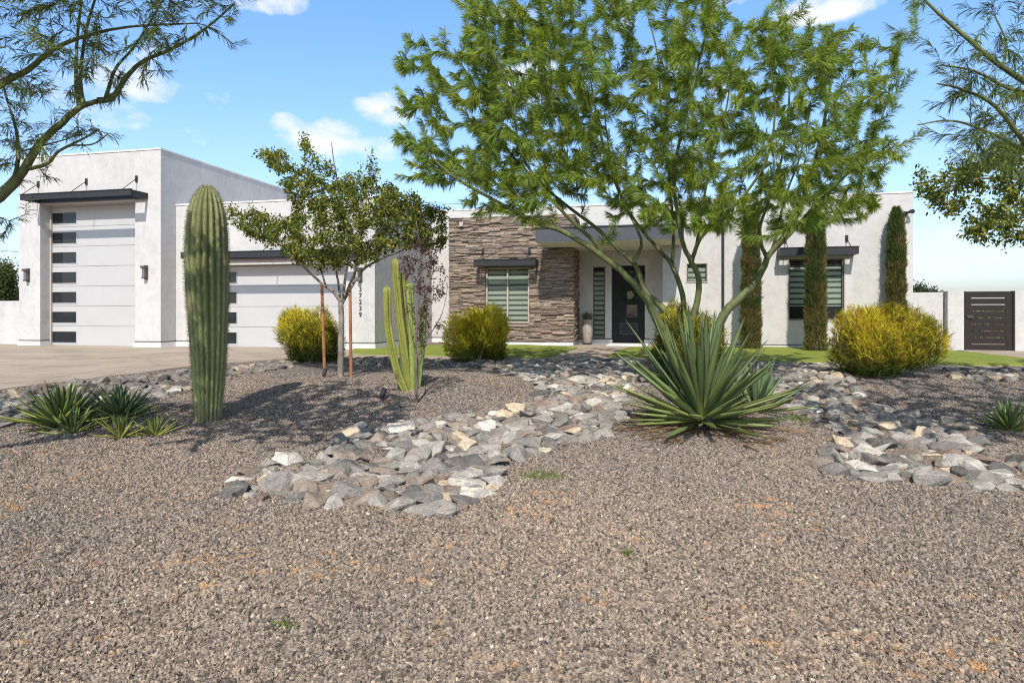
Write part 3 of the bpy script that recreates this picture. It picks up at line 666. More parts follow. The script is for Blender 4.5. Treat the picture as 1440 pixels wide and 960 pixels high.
def rock_mesh(seed):
    r = random.Random(seed); bm = bmesh.new()
    for _ in range(r.randint(9, 14)):
        v = Vector((r.gauss(0, 1), r.gauss(0, 1), r.gauss(0, 1))).normalized()
        v.x *= r.uniform(.75, 1.0)*.66; v.y *= r.uniform(.75, 1.0)*.5; v.z *= r.uniform(.7, 1.0)*.34
        bm.verts.new(v)
    h = bmesh.ops.convex_hull(bm, input=bm.verts)
    bmesh.ops.delete(bm, geom=[v for v in bm.verts if not v.link_faces], context='VERTS')
    bmesh.ops.dissolve_limit(bm, angle_limit=R(16), verts=bm.verts, edges=bm.edges)
    bmesh.ops.bevel(bm, geom=list(bm.edges), offset=.020, segments=1, affect='EDGES', profile=.6)
    bmesh.ops.triangulate(bm, faces=bm.faces); bmesh.ops.subdivide_edges(bm, edges=list(bm.edges), cuts=1)
    for v in bm.verts:
        n = mnoise.noise_vector(v.co*4+Vector((seed, 0, 0)))*.04; v.co += n
    me = bpy.data.meshes.new('rock'); bm.to_mesh(me); bm.free(); return me
RM = [rock_mesh(s) for s in range(28)]
for me in RM:
    me.materials.append(M['rock']); me.polygons.foreach_set('use_smooth', [False]*len(me.polygons))
rr = random.Random(11)
PAL = [('grey', (.30, .282, .262)), ('mid grey', (.24, .228, .212)), ('dark grey', (.155, .15, .145)), ('brownish grey', (.27, .225, .19)), ('rusty brown', (.27, .20, .165)), ('pale tan', (.56, .46, .34)), ('off white', (.66, .62, .56)), ('light grey', (.42, .40, .37))]
WT = [30, 20, 10, 15, 4, 7, 4, 18]
rocks = []
for bed, P in BEDS.items():
    W_ = [tuple(at(x, y)[:2]) for x, y in P]
    x0, x1 = min(p[0] for p in W_), max(p[0] for p in W_); y0, y1 = min(p[1] for p in W_), max(p[1] for p in W_)
    area = (x1-x0)*(y1-y0)
    for (rad, tries, sep) in ((.155, 26, .66), (.12, 120, .62), (.09, 300, .62), (.062, 420, .68), (.042, 500, .78)):
        for _ in range(int(area*tries)):
            x, y = rr.uniform(x0, x1), rr.uniform(y0, y1)
            if not inpoly(x, y, W_): continue
            r_ = rad*rr.uniform(.85, 1.15)
            if rad > .13 and y > 11: continue
            if any((x-q[0])**2+(y-q[1])**2 < (sep*(r_+q[2]))**2 for q in rocks): continue
            rocks.append((x, y, r_, bed))
def imgpos(x, y, z=None):
    z = g1(x, y) if z is None else z
    return 720+F*x/y, HOR+F*(CAMZ-z)/y
vis = [q for q in rocks if -20 < imgpos(q[0], q[1])[0] < 1460]
vis.sort(key=lambda q: -(q[2]/q[1]))
top = set(id(q) for q in vis[:285])
fill = MB(); first = True
sizew = lambda r_: 'large' if r_ > .14 else 'medium' if r_ > .105 else 'small' if r_ > .075 else 'tiny'
def near_word(x, y, bed):
    ix, iy = imgpos(x, y)
    if bed == 'left creek bed':
        if iy > 690: return 'on the front edge of the left creek bed'
        if ix < 470: return 'at the left tip of the left creek bed'
        if iy > 640: return 'in the wide front part of the left creek bed'
        if ix > 800 and iy > 560: return 'in the left creek bed beside the big agave'
        if iy > 585: return 'in the middle bend of the left creek bed'
        return 'in the back of the left creek bed below the turf'
    if bed == 'right creek bed':
        if iy > 660: return 'on the front edge of the right creek bed'
        if iy > 610: return 'in the wide front part of the right creek bed'
        if iy > 560: return 'in the narrow middle of the right creek bed'
        return 'in the back of the right creek bed below the turf'
    if 'driveway' in bed: return 'in the rock strip beside the driveway' + (' behind the yuccas' if ix < 240 else ' past the saguaro' if ix > 320 else ' near the saguaro')
    return 'in the '+bed
for q in rocks:
    x, y, r_, bed = q; z = g1(x, y); k = rr.choices(range(len(PAL)), WT)[0]; nm, c = PAL[k]; kk = rr.uniform(.80, 1.15)*(.62 if 'strip' in bed else 1); c = (c[0]*kk*1.08, c[1]*kk*1.04, c[2]*kk*.99)
    me = RM[rr.randrange(len(RM))]; s = 2*r_*1.06; rot = Euler((rr.uniform(-.25, .25), rr.uniform(-.25, .25), rr.uniform(0, 2*PI)))
    sc = (s*rr.uniform(.95, 1.15), s*rr.uniform(.95, 1.15), s*rr.uniform(.72, 1.12)); lift = sc[2]*.02 + (rr.uniform(0, .015))
    if id(q) in top:
        o = bpy.data.objects.new('rock', me); COL.objects.link(o); o.location = (x, y, z+lift); o.rotation_euler = rot; o.scale = sc; o.color = (*c, 1)
        tag(o, '%s %s rock %s' % (sizew(r_), nm, near_word(x, y, bed)), 'rock', 'rocks in the dry creek beds')
    else:
        mat = Matrix.LocRotScale(Vector((x, y, z+lift)), rot, Vector(sc)); fill.cc = c
        fill.add([mat @ v.co for v in me.vertices], [tuple(p.vertices) for p in me.polygons])
tag(fill.build('creek_rubble', M['rockfill'], col=True), 'smaller grey rubble filling the dry creek beds and rock strips', 'rubble', kind='stuff')

# ------------------------------------------------------------------ leaf strips
class Strips:
    def __init__(s): s.P = []; s.D = []; s.L = []; s.W = []; s.c0 = []; s.c1 = []; s.B = []; s.S = []
    def add(s, p, d, L, W, c0, c1=None, bend=0, side=None):
        s.P.append(p); s.D.append(d); s.L.append(L); s.W.append(W); s.c0.append(c0); s.c1.append(c1 or c0); s.B.append(bend); s.S.append(side if side is not None else (0, 0, 0))
    def build(s, name, mat, parent, origin=(0, 0, 0), seed=0):
        n = len(s.P); P = np.array([tuple(p) for p in s.P])-np.array(tuple(origin)); Dv = np.array([tuple(d) for d in s.D]); L = np.array(s.L)[:, None]; W = np.array(s.W)[:, None]
        Dv /= np.linalg.norm(Dv, axis=1, keepdims=True)+1e-9
        rs = np.random.RandomState(seed); rv = rs.normal(size=(n, 3)); S = np.array([tuple(q) for q in s.S]); has = (np.abs(S).sum(1) > 0)[:, None]
        side = np.where(has, S, np.cross(Dv, rv)); side /= np.linalg.norm(side, axis=1, keepdims=True)+1e-9
        B = np.array(s.B)[:, None]; down = np.array([[0, 0, -1.]])
        m = P+Dv*L*.45+down*B*L*.2; t = P+Dv*L*.97+down*B*L*.8
        V = np.stack([P-side*W*.25, P+side*W*.25, m+side*W*.5, m-side*W*.5, t], 1).reshape(-1, 3)
        b = (np.arange(n)*5)[:, None]
        fl = np.concatenate([b+[0, 1, 2, 3], b+[3, 2, 4]], 1).ravel()
        stt = (np.arange(n)*7)[:, None]+[0, 4]
        c0 = np.array(s.c0); c1 = np.array(s.c1); cm = (c0+c1)/2
        C = np.stack([c0, c0, cm, cm, c1], 1).reshape(-1, 3)
        return link(name, np_mesh(name, V, fl, stt.ravel(), C), mat, parent)
def vary(r, c, k=.2, h=.06):
    m = r.uniform(1-k, 1+k); return (c[0]*m*r.uniform(1-h, 1+h), c[1]*m, c[2]*m*r.uniform(1-h, 1+h))

def smooth_pl(pts, n=5):
    out = []
    P = [pts[0]]+list(pts)+[pts[-1]]
    for i_ in range(1, len(P)-2):
        for k in range(n):
            t = k/n; a, b, c, d = P[i_-1], P[i_], P[i_+1], P[i_+2]
            out.append(.5*((2*b)+(-a+c)*t+(2*a-5*b+4*c-d)*t*t+(-a+3*b-3*c+d)*t**3))
    out.append(pts[-1]); return out

class Tree:
    def __init__(s, seed): s.r = random.Random(seed); s.np_ = []; s.nd = []; s.nr = []; s.mb = MB(); s.twigs = []
    def limb(s, pl, r0, r1, n=10):
        pts = smooth_pl([Vector(p) for p in pl]); k = len(pts); rad = [r0+(r1-r0)*(i_/(k-1))**.8 for i_ in range(k)]
        pts = [p+Vector((s.r.uniform(-1, 1), s.r.uniform(-1, 1), s.r.uniform(-1, 1)))*rad[i_]*.12 for i_, p in enumerate(pts)]
        s.mb.tube(pts, rad, n)
        for i_ in range(1, k):
            s.np_.append(tuple(pts[i_])); s.nd.append(tuple((pts[i_]-pts[i_-1]).normalized())); s.nr.append(rad[i_])
        return s
    def branch(s, t, up=.3, lim=None, sag=0, org=None, lean=Vector((0, 0, 0)), hand=.75):
        A = np.array(s.np_); tv = np.array(tuple(t)); d = tv-A; dist = np.linalg.norm(d, axis=1)+1e-6
        al = (np.array(s.nd)*d).sum(1)/dist
        cost = dist*(1+.55*(1-al)*.5)+.7*np.maximum(0, A[:, 2]-tv[2]); i_ = int(cost.argmin())
        p0 = Vector(s.np_[i_]); d0 = Vector(s.nd[i_]); L = (t-p0).length
        if L < .05: return
        out = (t-p0).normalized()
        p1 = p0+(d0*.5+out*.5)*L*.35; o2 = ((t-org).normalized() if org else out)+lean; p2 = t-(out*.35+o2*.65+Vector((0, 0, up))).normalized()*min(L*.5, hand)
        K = max(4, int(L/.13)); pts = []
        for k in range(K+1):
            u = k/K; a = 1-u
            p = p0*a**3+p1*3*a*a*u+p2*3*a*u*u+t*u**3+Vector((0, 0, -sag*L*u*u*.3)); pts.append(p+Vector((s.r.uniform(-1, 1), s.r.uniform(-1, 1), s.r.uniform(-1, 1)))*.012*(k > 0))
        r0 = min(s.nr[i_]*.7, .0035+.0065*L); r1 = .0018
        rad = [r0+(r1-r0)*k/K for k in range(K+1)]
        s.mb.tube(pts, rad, 5 if r0 > .012 else 4, cap=False)
        for k in range(1, K+1):
            s.np_.append(tuple(pts[k])); s.nd.append(tuple((pts[k]-pts[k-1]).normalized())); s.nr.append(rad[k])
        s.twigs.append(pts)

def sample_targets(r, poly, n, Yc, spread, px=None):
    x0, x1 = min(p[0] for p in poly), max(p[0] for p in poly); y0, y1 = min(p[1] for p in poly), max(p[1] for p in poly); out = []
    while len(out) < n:
        x, y = r.uniform(x0, x1), r.uniform(y0, y1)
        if inpoly(x, y, poly):
            e = math.sqrt(max(.12, 1-((x-(x0+x1)/2)/((x1-x0)/2))**2))
            Y = (Yc(x, y) if callable(Yc) else Yc)+r.uniform(-1, 1)*spread*e
            out.append(rp(x, y, Y))
    return out

def palo_verde(name_label, base, limbs, polys, seed, frondL=.165, wid=.0078, dens=3.6, col=(.225, .300, .058), twigc=None, group=None, spread=1.7, Yc=9.2, droop=.5, wind=(0, 0, 0), lean=(0, 0, 0), clump=.5, offw=1.0, ymax=9999, lean2=None, straight=.75, spr=.5):
    T = Tree(seed)
    for pl, r0, r1 in limbs: T.limb([rp(*p) for p in pl], r0, r1)
    tg = []
    for poly, n in polys:
        ce = sample_targets(T.r, poly, max(2, int(n*.13)), Yc, spread); tg += sample_targets(T.r, poly, int(n*(1-clump)), Yc, spread)
        for _ in range(int(n*clump)):
            c = ce[T.r.randrange(len(ce))]; e = (c-Vector(base)).normalized(); q = Vector((T.r.gauss(0, 1), T.r.gauss(0, 1), T.r.gauss(0, 1)))*.14; tg.append(c+q+e*T.r.gauss(-.1, .35))
    A = np.array(T.np_); tg.sort(key=lambda t: np.linalg.norm(A-np.array(tuple(t)), axis=1).min())
    og = Vector(base)+Vector((0, 0, 1.0))
    tg = [t for t in tg if imgpos(t.x, t.y, t.z)[1] < ymax]
    for t in tg: T.branch(t, .25, org=og, lean=Vector(lean).lerp(Vector(lean2), min(1, max(0, (imgpos(t.x, t.y, t.z)[0]-640)/420))) if lean2 else Vector(lean), hand=straight)
    root = empty('palo_verde_tree', base, label=name_label, cat='tree', group=group)
    S = Strips(); r = T.r; wv = Vector(wind)
    for pts in T.twigs:
        L = sum((b-a).length for a, b in zip(pts, pts[1:])); n = len(pts); st_ = max(0, int(n-1-max(3, 1.25/.13))) if L > 1.3 else int(n*.1)
        bc = vary(r, col, .20, .06)
        if r.random() < .25: bc = (bc[0]*1.25, bc[1]*1.12, bc[2]*.8)
        seg = pts[st_:]
        cum = 0; prev = None
        for a, b in zip(seg, seg[1:]):
            d = (b-a); sl = d.length; cum += 1
            if sl < 1e-5: continue
            d.normalize()
            ipx = imgpos(a.x, a.y, a.z) if a.y > .5 else (0, -500); ow = offw if ipx[1] < -25 or ipx[0] > 1480 or ipx[0] < -30 else 1.0  # unseen fronds outside the frame are widened to deepen their cast shadows
            m = max(1, int(sl/.0135*dens))
            for k in range(m):
                p = a.lerp(b, (k+r.random())/m)
                rv = Vector((r.gauss(0, 1), r.gauss(0, 1), r.gauss(0, 1))); sd = rv-d*rv.dot(d)
                if sd.length < 1e-3: continue
                sd.normalize(); dr = (d*r.uniform(.6, 1.1)+sd*spr+Vector((0, 0, -droop*r.uniform(.5, 1.3)))+wv).normalized()
                fl = frondL*r.uniform(.6, 1.25)*(1-.30*cum/max(1, len(seg))); c = vary(r, bc, .18, .08)
                S.add(p, dr, fl, ow*wid*r.uniform(.7, 1.3), c, (c[0]*1.12, c[1]*1.1, c[2]), .25)
                # a second blade of the pair
                dr2 = (dr+Vector((r.gauss(0, .13), r.gauss(0, .13), r.gauss(0, .13)))).normalized()
                S.add(p+dr*.02, dr2, fl*.85, ow*wid*r.uniform(.6, 1.1), c, None, .35)
                dr2 = (dr+Vector((r.gauss(0, .18), r.gauss(0, .18), r.gauss(0, .16)))).normalized()
                S.add(p+dr*.05, dr2, fl*.7, ow*wid*r.uniform(.6, 1.1), c, None, .4)
    o = T.mb.build('trunk', M['pvbark'], root, off=base, smooth=True)
    S.build('crown', M['leaf'], root, base, seed)
    return root, len(S.P)

# ---- the big palo verde behind the agave
B0 = at(972, 548); Yb = B0.y
bz = HOR+F*(CAMZ-B0.z)/Yb
def L_(pts, Yend=0.0, Y0=None):
    Y0 = Yb if Y0 is None else Y0; n = len(pts); return [(x, y, Y0+Yend*(i_/(n-1))) for i_, (x, y) in enumerate(pts)]
limbs = [
 (L_([(966, bz+6), (955, 510), (935, 470), (918, 438), (906, 417), (883, 390), (842, 357), (792, 326), (752, 312), (700, 284), (640, 250), (600, 215)], -.9), .085, .014),
 (L_([(962, 470), (936, 437), (912, 415), (905, 403), (893, 372), (869, 350), (837, 319), (798, 290), (740, 240), (690, 180), (660, 120)], .5), .060, .012),
 (L_([(890, 370), (902, 345), (895, 320), (880, 290), (860, 230), (850, 160)], .4), .030, .010),
 (L_([(846, 360), (836, 340), (812, 318), (775, 280), (735, 220), (720, 150), (700, 90)], -.6, Yb-.4), .038, .010),
 (L_([(968, bz+4), (962, 470), (960, 415), (944, 372), (930, 355), (900, 320), (870, 270), (845, 190), (830, 110)], .9), .055, .012),
 (L_([(945, 372), (947, 340), (945, 300), (940, 240), (930, 160), (925, 80), (910, 20)], .2, Yb+.4), .032, .010),
 (L_([(975, bz+4), (971, 470), (981, 420), (982, 390), (970, 364), (961, 345), (953, 300), (948, 240), (965, 160), (985, 80), (1000, 10)], -.7), .060, .012),
 (L_([(973, 366), (985, 335), (1010, 310), (1050, 270), (1080, 220), (1090, 150), (1080, 80)], -.8, Yb-.2), .034, .010),
 (L_([(980, 345), (988, 290), (1000, 230), (1020, 160), (1030, 90)], .4, Yb-.1), .026, .009),
 (L_([(980, bz+6), (992, 500), (1020, 440), (1055, 405), (1072, 380), (1082, 358), (1112, 318), (1135, 265), (1155, 190), (1170, 110), (1180, 50)], .7), .088, .014),
 (L_([(1079, 362), (1071, 345), (1069, 318), (1080, 285), (1100, 220), (1110, 130), (1100, 60)], -.4, Yb+.45), .036, .010),
 (L_([(1090, 350), (1110, 330), (1150, 285), (1200, 235), (1235, 180), (1255, 110)], -.4, Yb+.45), .036, .010),
 (L_([(1085, 355), (1095, 320), (1103, 280), (1125, 220), (1140, 150)], .7, Yb+.4), .030, .010),
 (L_([(1053, 402), (1061, 404)], 0, Yb+.3), .075, .03),
]
polyPV = [([(552,165),(556,95),(566,50),(600,45),(640,70),(655,-30),(760,-60),(1000,-60),(1030,25),(1070,20),(1130,10),(1180,50),(1220,110),(1258,60),(1274,110),(1262,190),(1240,290),(1150,285),(1080,270),(1000,300),(900,300),(850,280),(740,270),(640,255),(590,235),(556,200)], 1650), ([(600,215),(720,250),(765,295),(700,295),(600,258)], 60),
          ([(900,270),(1200,270),(1215,312),(1120,318),(1000,326),(905,318)], 170), ([(1180,180),(1285,205),(1290,215),(1215,250)], 10),
          ([(640, 90),(700,40),(860,30),(860,250),(660,250)], 260)]
_, nA = palo_verde('large spreading palo verde with several green trunks behind the big agave', B0, limbs, polyPV, 3, spread=1.7, Yc=Yb+.05, wind=(-.22, 0, 0), droop=.26, lean=(-.75, 0, .25), lean2=(.0, 0, .55), straight=1.1, spr=.55, ymax=318, frondL=.17)
# ---- left palo verde, trunk outside the frame
tb = Vector((-6.0, 5.1, g1(-6.0, 5.1)))
Y1 = 5.1
Lw = lambda pts, e=0.0: [(x, y, Y1+e*(i_/(len(pts)-1))) for i_, (x, y) in enumerate(pts)]
tbx, tby = imgpos(tb.x, tb.y)
limbs = [
 (Lw([(tbx, tby+6), (-310, 560), (-200, 440), (-100, 350), (0, 277), (32, 242), (55, 204), (88, 172), (111, 152), (137, 142)], 0), .054, .018),
 (Lw([(137, 142), (159, 136), (178, 108), (204, 85), (248, 66), (292, 38), (330, 5)], .3), .026, .007),
 (Lw([(-200, 440), (-150, 300), (-60, 170), (0, 120), (38, 99), (73, 71), (117, 52), (181, 38), (277, 33)], -.4), .042, .005),
 (Lw([(112, 150), (107, 117), (109, 52), (117, -20)], .4), .020, .008), (Lw([(118, 148), (113, 110), (122, 40), (140, -20)], .1), .018, .008),
 (Lw([(149, 137), (163, 96), (190, 64), (235, -10)], .5), .016, .006),
 (Lw([(41, 237), (67, 230), (82, 213), (117, 195), (140, 182)], -.2), .018, .005), (Lw([(82, 213), (100, 205), (130, 203), (150, 190)], .1), .010, .004),
 (Lw([(22, 245), (26, 216), (22, 180), (10, 140), (-5, 80)], .2), .018, .006), (Lw([(26, 214), (60, 205), (95, 195), (120, 182)], .1), .008, .004),
 (Lw([(-60, 320), (10, 262), (24, 245)], 0), .035, .02),
]
polyL = [([(-120,-60),(330,-60),(352,12),(345,42),(300,50),(255,75),(215,95),(180,120),(150,150),(90,160),(0,230),(-120,300)], 240), ([(0,180),(60,170),(150,175),(155,195),(60,225),(0,235)], 44), ([(-150,-420),(330,-420),(330,-20),(-150,-20)], 620), ([(-500,-300),(-120,-300),(-120,250),(-500,250)], 130), ([(-120,-60),(170,-60),(170,120),(0,150),(-120,200)], 70), ([(180,-20),(345,-20),(345,30),(220,60)], 44)]
_, nB = palo_verde('palo verde branch reaching over the tall garage from the left', tb, limbs, polyL, 8, frondL=.075, wid=.0055, dens=1.7, offw=5.0, spread=.75, Yc=lambda x, y: 5.2 if y > -20 else 4.05, col=(.13, .165, .045), droop=.35)
# ---- right palo verde
tb = Vector((5.6, 5.0, g1(5.6, 5.0))); tbx, tby = imgpos(tb.x, tb.y); Y1 = 5.0
limbs = [
 (Lw([(tbx, tby+6), (1740, 560), (1700, 420), (1640, 300), (1560, 200), (1480, 140), (1410, 95), (1350, 45), (1305, 5), (1285, -20)], 0), .06, .005),
 (Lw([(1640, 300), (1540, 250), (1450, 215), (1400, 190), (1340, 170), (1290, 176)], -.2), .026, .004),
 (Lw([(1480, 140), (1420, 125), (1370, 100), (1322, 92)], .3), .02, .005), (Lw([(1450, 215), (1400, 150), (1350, 125), (1318, 118)], -.4), .02, .005),
 (Lw([(1410, 95), (1415, 60), (1400, 25)], .2), .012, .005),
]
polyR = [([(1290,-20),(1330,10),(1380,40),(1440,60),(1600,60),(1600,190),(1440,165),(1380,120),(1330,60)], 100), ([(1315,60),(1380,80),(1440,110),(1440,200),(1370,160),(1310,130)], 44), ([(1278,178),(1330,165),(1400,175),(1500,200),(1500,240),(1400,205),(1330,195)], 40), ([(1440,-50),(1750,-50),(1750,260),(1500,240)], 110), ([(1330,-40),(1440,-40),(1440,30),(1390,20)],8), ([(1500,-350),(2050,-350),(2050,260),(1650,260)], 330), ([(1350,-350),(1500,-350),(1500,-40),(1350,-40)], 60)]
_, nC = palo_verde('palo verde branches hanging in from the right above the gate', tb, limbs, polyR, 21, frondL=.12, wid=.0055, dens=1.7, offw=3.2, spread=.6, Yc=5.0, col=(.12, .165, .045), droop=.5, wind=(-.2, 0, 0))

# ---- broad-leaved trees
def leafy(nm, label, cat, base, limbs, polys, seed, Yc, spread, leaf=.045, n_per=2.2, col=(.085, .125, .022), tip=(.31, .30, .055), bark='bark', lastm=.8, sparse=1.0, group=None, up=.35):
    T = Tree(seed)
    for pl, r0, r1 in limbs: T.limb([rp(*p) for p in pl], r0, r1)
    tg = []
    for poly, n in polys: tg += sample_targets(T.r, poly, n, Yc, spread)
    A = np.array(T.np_); tg.sort(key=lambda t: np.linalg.norm(A-np.array(tuple(t)), axis=1).min())
    for t in tg: T.branch(t, up)
    root = empty(nm, base, label=label, cat=cat, group=group); S = Strips(); r = T.r
    for pts in T.twigs:
        n = len(pts); st_ = max(0, n-1-int(lastm/.13)); seg = pts[st_:]; bc = vary(r, col, .25, .15)
        for a, b in zip(seg, seg[1:]):
            sl = (b-a).length; m = int(sl/.13*n_per*16*sparse*r.uniform(.5, 1.5)+r.random()); d = (b-a).normalized() if sl > 1e-5 else Vector((0, 0, 1))
            for _ in range(m):
                f = r.random(); p = a.lerp(b, f)+Vector((r.gauss(0, 1), r.gauss(0, 1), r.gauss(0, 1)))*leaf*.9
                dr = (d*.5+Vector((r.gauss(0, .7), r.gauss(0, .7), r.gauss(0, .6)-.1))).normalized()
                c = vary(r, bc, .25, .1)
                if r.random() < .42: c = vary(r, tip, .25, .1)
                L = leaf*r.uniform(.7, 1.4)
                S.add(p, dr, L, L*.55, c, None, .3)
    T.mb.build('trunk', M[bark], root, off=base, smooth=True); S.build('crown', M['leaf'], root, base, seed); return root, len(S.P)
E0 = at(479, 531); Ye = E0.y
Le = lambda pts, e=0.0: [(x, y, Ye+e*(i_/(len(pts)-1))) for i_, (x, y) in enumerate(pts)]
limbs = [
 (Le([(479, 534), (479, 500), (480, 460), (479, 425)]), .058, .045), (Le([(479, 425), (470, 412), (452, 398), (430, 378), (400, 350), (370, 320), (345, 305)], -.3), .032, .008),
 (Le([(479, 430), (476, 400), (470, 370), (455, 320), (430, 270), (410, 235)], .4), .026, .007), (Le([(480, 425), (485, 395), (490, 350), (480, 290), (470, 230), (466, 200)], -.3), .028, .006),
 (Le([(480, 428), (496, 400), (512, 378), (540, 362), (565, 352), (590, 330), (610, 310)], .2), .030, .008), (Le([(484, 420), (498, 390), (505, 350), (515, 290), (520, 240)], .6), .024, .006),
 (Le([(458, 402), (445, 365), (420, 330), (395, 305)], .5), .018, .006), (Le([(484, 420), (500, 380), (530, 330), (570, 290)], -.6), .022, .006),
]
polyE = [([(320,290),(345,285),(380,300),(440,300),(560,290),(625,290),(632,330),(615,350),(560,350),(500,372),(440,372),(390,355),(355,335),(322,312)], 430),
         ([(370,210),(400,215),(440,240),(500,245),(560,262),(600,285),(630,300),(560,310),(420,300),(395,260)], 260), ([(420,180),(440,205),(470,195),(476,250),(430,245)], 16), ([(505,230),(525,205),(535,250),(510,262)], 10), ([(385,222),(370,205),(350,216),(400,245)], 7)]
_, nD = leafy('elm_tree', 'small staked tree with dense olive green leaves before the low garage', 'tree', E0, limbs, polyE, 31, Ye, .95)
# right tree near the gate
tb = Vector((11.2, 9.6, g1(11.2, 9.6))); tbx, tby = imgpos(tb.x, tb.y); Yr = 9.6
Lr = lambda pts, e=0.0: [(x, y, Yr+e*(i_/(len(pts)-1))) for i_, (x, y) in enumerate(pts)]
limbs = [(Lr([(tbx, tby+4), (1790, 480), (1760, 400)]), .08, .06), (Lr([(1760, 400), (1650, 330), (1560, 290), (1480, 262), (1400, 250), (1340, 262), (1310, 290)], -.3), .04, .008),
         (Lr([(1650, 330), (1540, 250), (1450, 215), (1390, 205)], .4), .03, .008), (Lr([(1560, 290), (1480, 300), (1420, 310), (1380, 325)], 0), .02, .006), (Lr([(1760, 400), (1750, 300), (1700, 200)], 0), .04, .01)]
polyR = [([(1290,240),(1320,225),(1350,205),(1400,195),(1560,190),(1560,330),(1440,335),(1385,345),(1360,325),(1325,300),(1286,262)], 230), ([(1560,180),(1900,150),(1900,330),(1560,330)], 200)]
_, nE = leafy('elm_tree', 'dark leafy tree leaning in from the right above the garden gate', 'tree', tb, limbs, polyR, 41, Yr, .9, leaf=.052, n_per=2.3)
# purple-leaved sapling by the tall cactus
D0 = at(586, 567); Yp = D0.y
Lp = lambda pts, e=0.0: [(x, y, Yp+e*(i_/(len(pts)-1))) for i_, (x, y) in enumerate(pts)]
limbs = [(Lp([(586, 570), (586, 530), (585, 480), (588, 430), (592, 380), (590, 345), (585, 310)]), .022, .005), (Lp([(586, 505), (605, 470), (622, 440), (630, 400)], .2), .010, .003), (Lp([(586, 500), (575, 450), (570, 400), (565, 350)], -.2), .010, .003), (Lp([(587, 520), (600, 480), (612, 460), (622, 455)], -.2), .008, .003), (Lp([(588, 440), (605, 400), (612, 355)], -.1), .008, .003)]
polyD = [([(562,360),(590,330),(618,352),(628,390),(622,420),(600,430),(575,410),(565,390)], 110), ([(590,430),(622,430),(622,462),(590,490)], 14), ([(575,400),(600,400),(605,470),(580,470)], 12)]
_, nF = leafy('plum_sapling', 'thin sapling with sparse dark purple brown leaves beside the column cactus', 'tree', D0, limbs, polyD, 51, Yp, .32, leaf=.030, n_per=1.1, col=(.075, .035, .032), tip=(.13, .06, .045), bark='deadwood', lastm=.55)
print('LEAVES', nA, nB, nC, nD, nE, nF)

# ---- tree stakes and the ties
for (xb, yb, xt, yt, lab) in ((457, 531, 452.5, 401, 'reddish wood stake left of the small tree trunk'), (494, 531, 492, 401, 'reddish wood stake right of the small tree trunk')):
    b = at(xb, yb); tpt = rp(xt, yt, b.y)
    o = MB().tube([(0, 0, -.05), (tpt-b)], [.028, .026], 10).build('tree_stake', M['stake']); o.location = b; tag(o, lab, 'stake', 'stakes holding up the small tree')

# ------------------------------------------------------------------ firestick bushes
def bush(x, y, wpx, hpx, seed, label, yellow=.5, dep=.85, orange=.1, n=16000):
    b = at(x, y); b = b+Vector((0, .30, 0)); b.z = g1(b.x, b.y); k = b.y/F; rx = wpx*k/2; h = hpx*k*1.02; r = random.Random(seed)
    root = empty('firestick_bush', b, label=label, cat='bush', group='yellow green firestick bushes'); S = Strips(); mb = MB()
    lob = [(r.uniform(-.52, .52)*rx, r.uniform(-.5, .5)*rx*dep, r.uniform(.16, .60)*h, r.uniform(.36, .50)) for _ in range(14)]
    for _ in range(12):
        a = r.uniform(0, 2*PI); q = lob[r.randrange(14)]
        mb.tube([Vector((math.cos(a)*.05, math.sin(a)*.05, -.02)), Vector((q[0]*.5, q[1]*.5, q[2]*.5)), Vector((q[0], q[1], q[2]))], [.022, .016, .007], 6)
    for i_ in range(n):
        q = lob[r.randrange(14)]
        u = Vector((r.gauss(0, 1), r.gauss(0, 1), r.gauss(0, .9))).normalized(); rad = r.uniform(.35, 1.0)**.5
        p = Vector((q[0]+u.x*rx*q[3]*rad, q[1]+u.y*rx*dep*q[3]*rad, q[2]+u.z*h*.36*rad))
        if p.z < .0: p.z = r.uniform(0, .12)
        if p.z > h*.93 : p.z = h*.93
        out = Vector((p.x/rx, p.y/rx, (p.z-h*.35)/h*1.2)); d = (out*.55+Vector((0, 0, .75))+Vector((r.gauss(0, .42), r.gauss(0, .42), r.gauss(0, .3)))).normalized()
        outer = min(1, (Vector((p.x/rx, p.y/(rx*dep), (p.z-h*.35)/(h*.6)))).length); pz = p.z/h
        yl = yellow*(.05+2.3*max(0, pz-.05))*outer*r.uniform(.3, 1.8)*(1.35 if mnoise.noise(p*3.2+Vector((seed, 0, 0))) > .0 else .55)
        gc = (.055, .085, .015); yc = (.82, .70, .05) if r.random() > orange else (.62, .30, .05)
        f = min(1, max(0, yl)); c1 = tuple(gc[j]*(1-f)+yc[j]*f for j in range(3)); c0 = tuple(gc[j]*(1-f*.55)+yc[j]*f*.55 for j in range(3))
        L = r.uniform(.045, .11)*(1+.6*(outer > .85)); w = .0085
        sd = d.cross(Vector((r.gauss(0, 1), r.gauss(0, 1), r.gauss(0, 1))))
        S.add(p, d, L, w, c0, c1, 0, sd); S.add(p, d, L, w, c0, c1, 0, d.cross(sd))
        for _k in range(2):
            d2 = (d+Vector((r.gauss(0, .5), r.gauss(0, .5), r.gauss(0, .35)))).normalized(); S.add(p+d*L*.5, d2, L*.7, w*.9, c0, c1)
    mb.build('branch', M['bark'], root); S.build('crown', M['needle'], root, (0, 0, 0), seed); return root
bush(430, 511, 92, 78, 1, 'green and yellow firestick bush beside the stakes at the driveway end', .62)
bush(668, 512, 98, 90, 2, 'bright yellow green firestick bush in front of the stone wall', 1.35, orange=.01)
bush(968, 548, 125, 118, 3, 'olive firestick bush half hidden behind the big agave', .26, orange=.3)
bush(1258, 532, 156, 100, 4, 'widest golden yellow firestick bush in front of the right window', .92, orange=.25, n=26000)

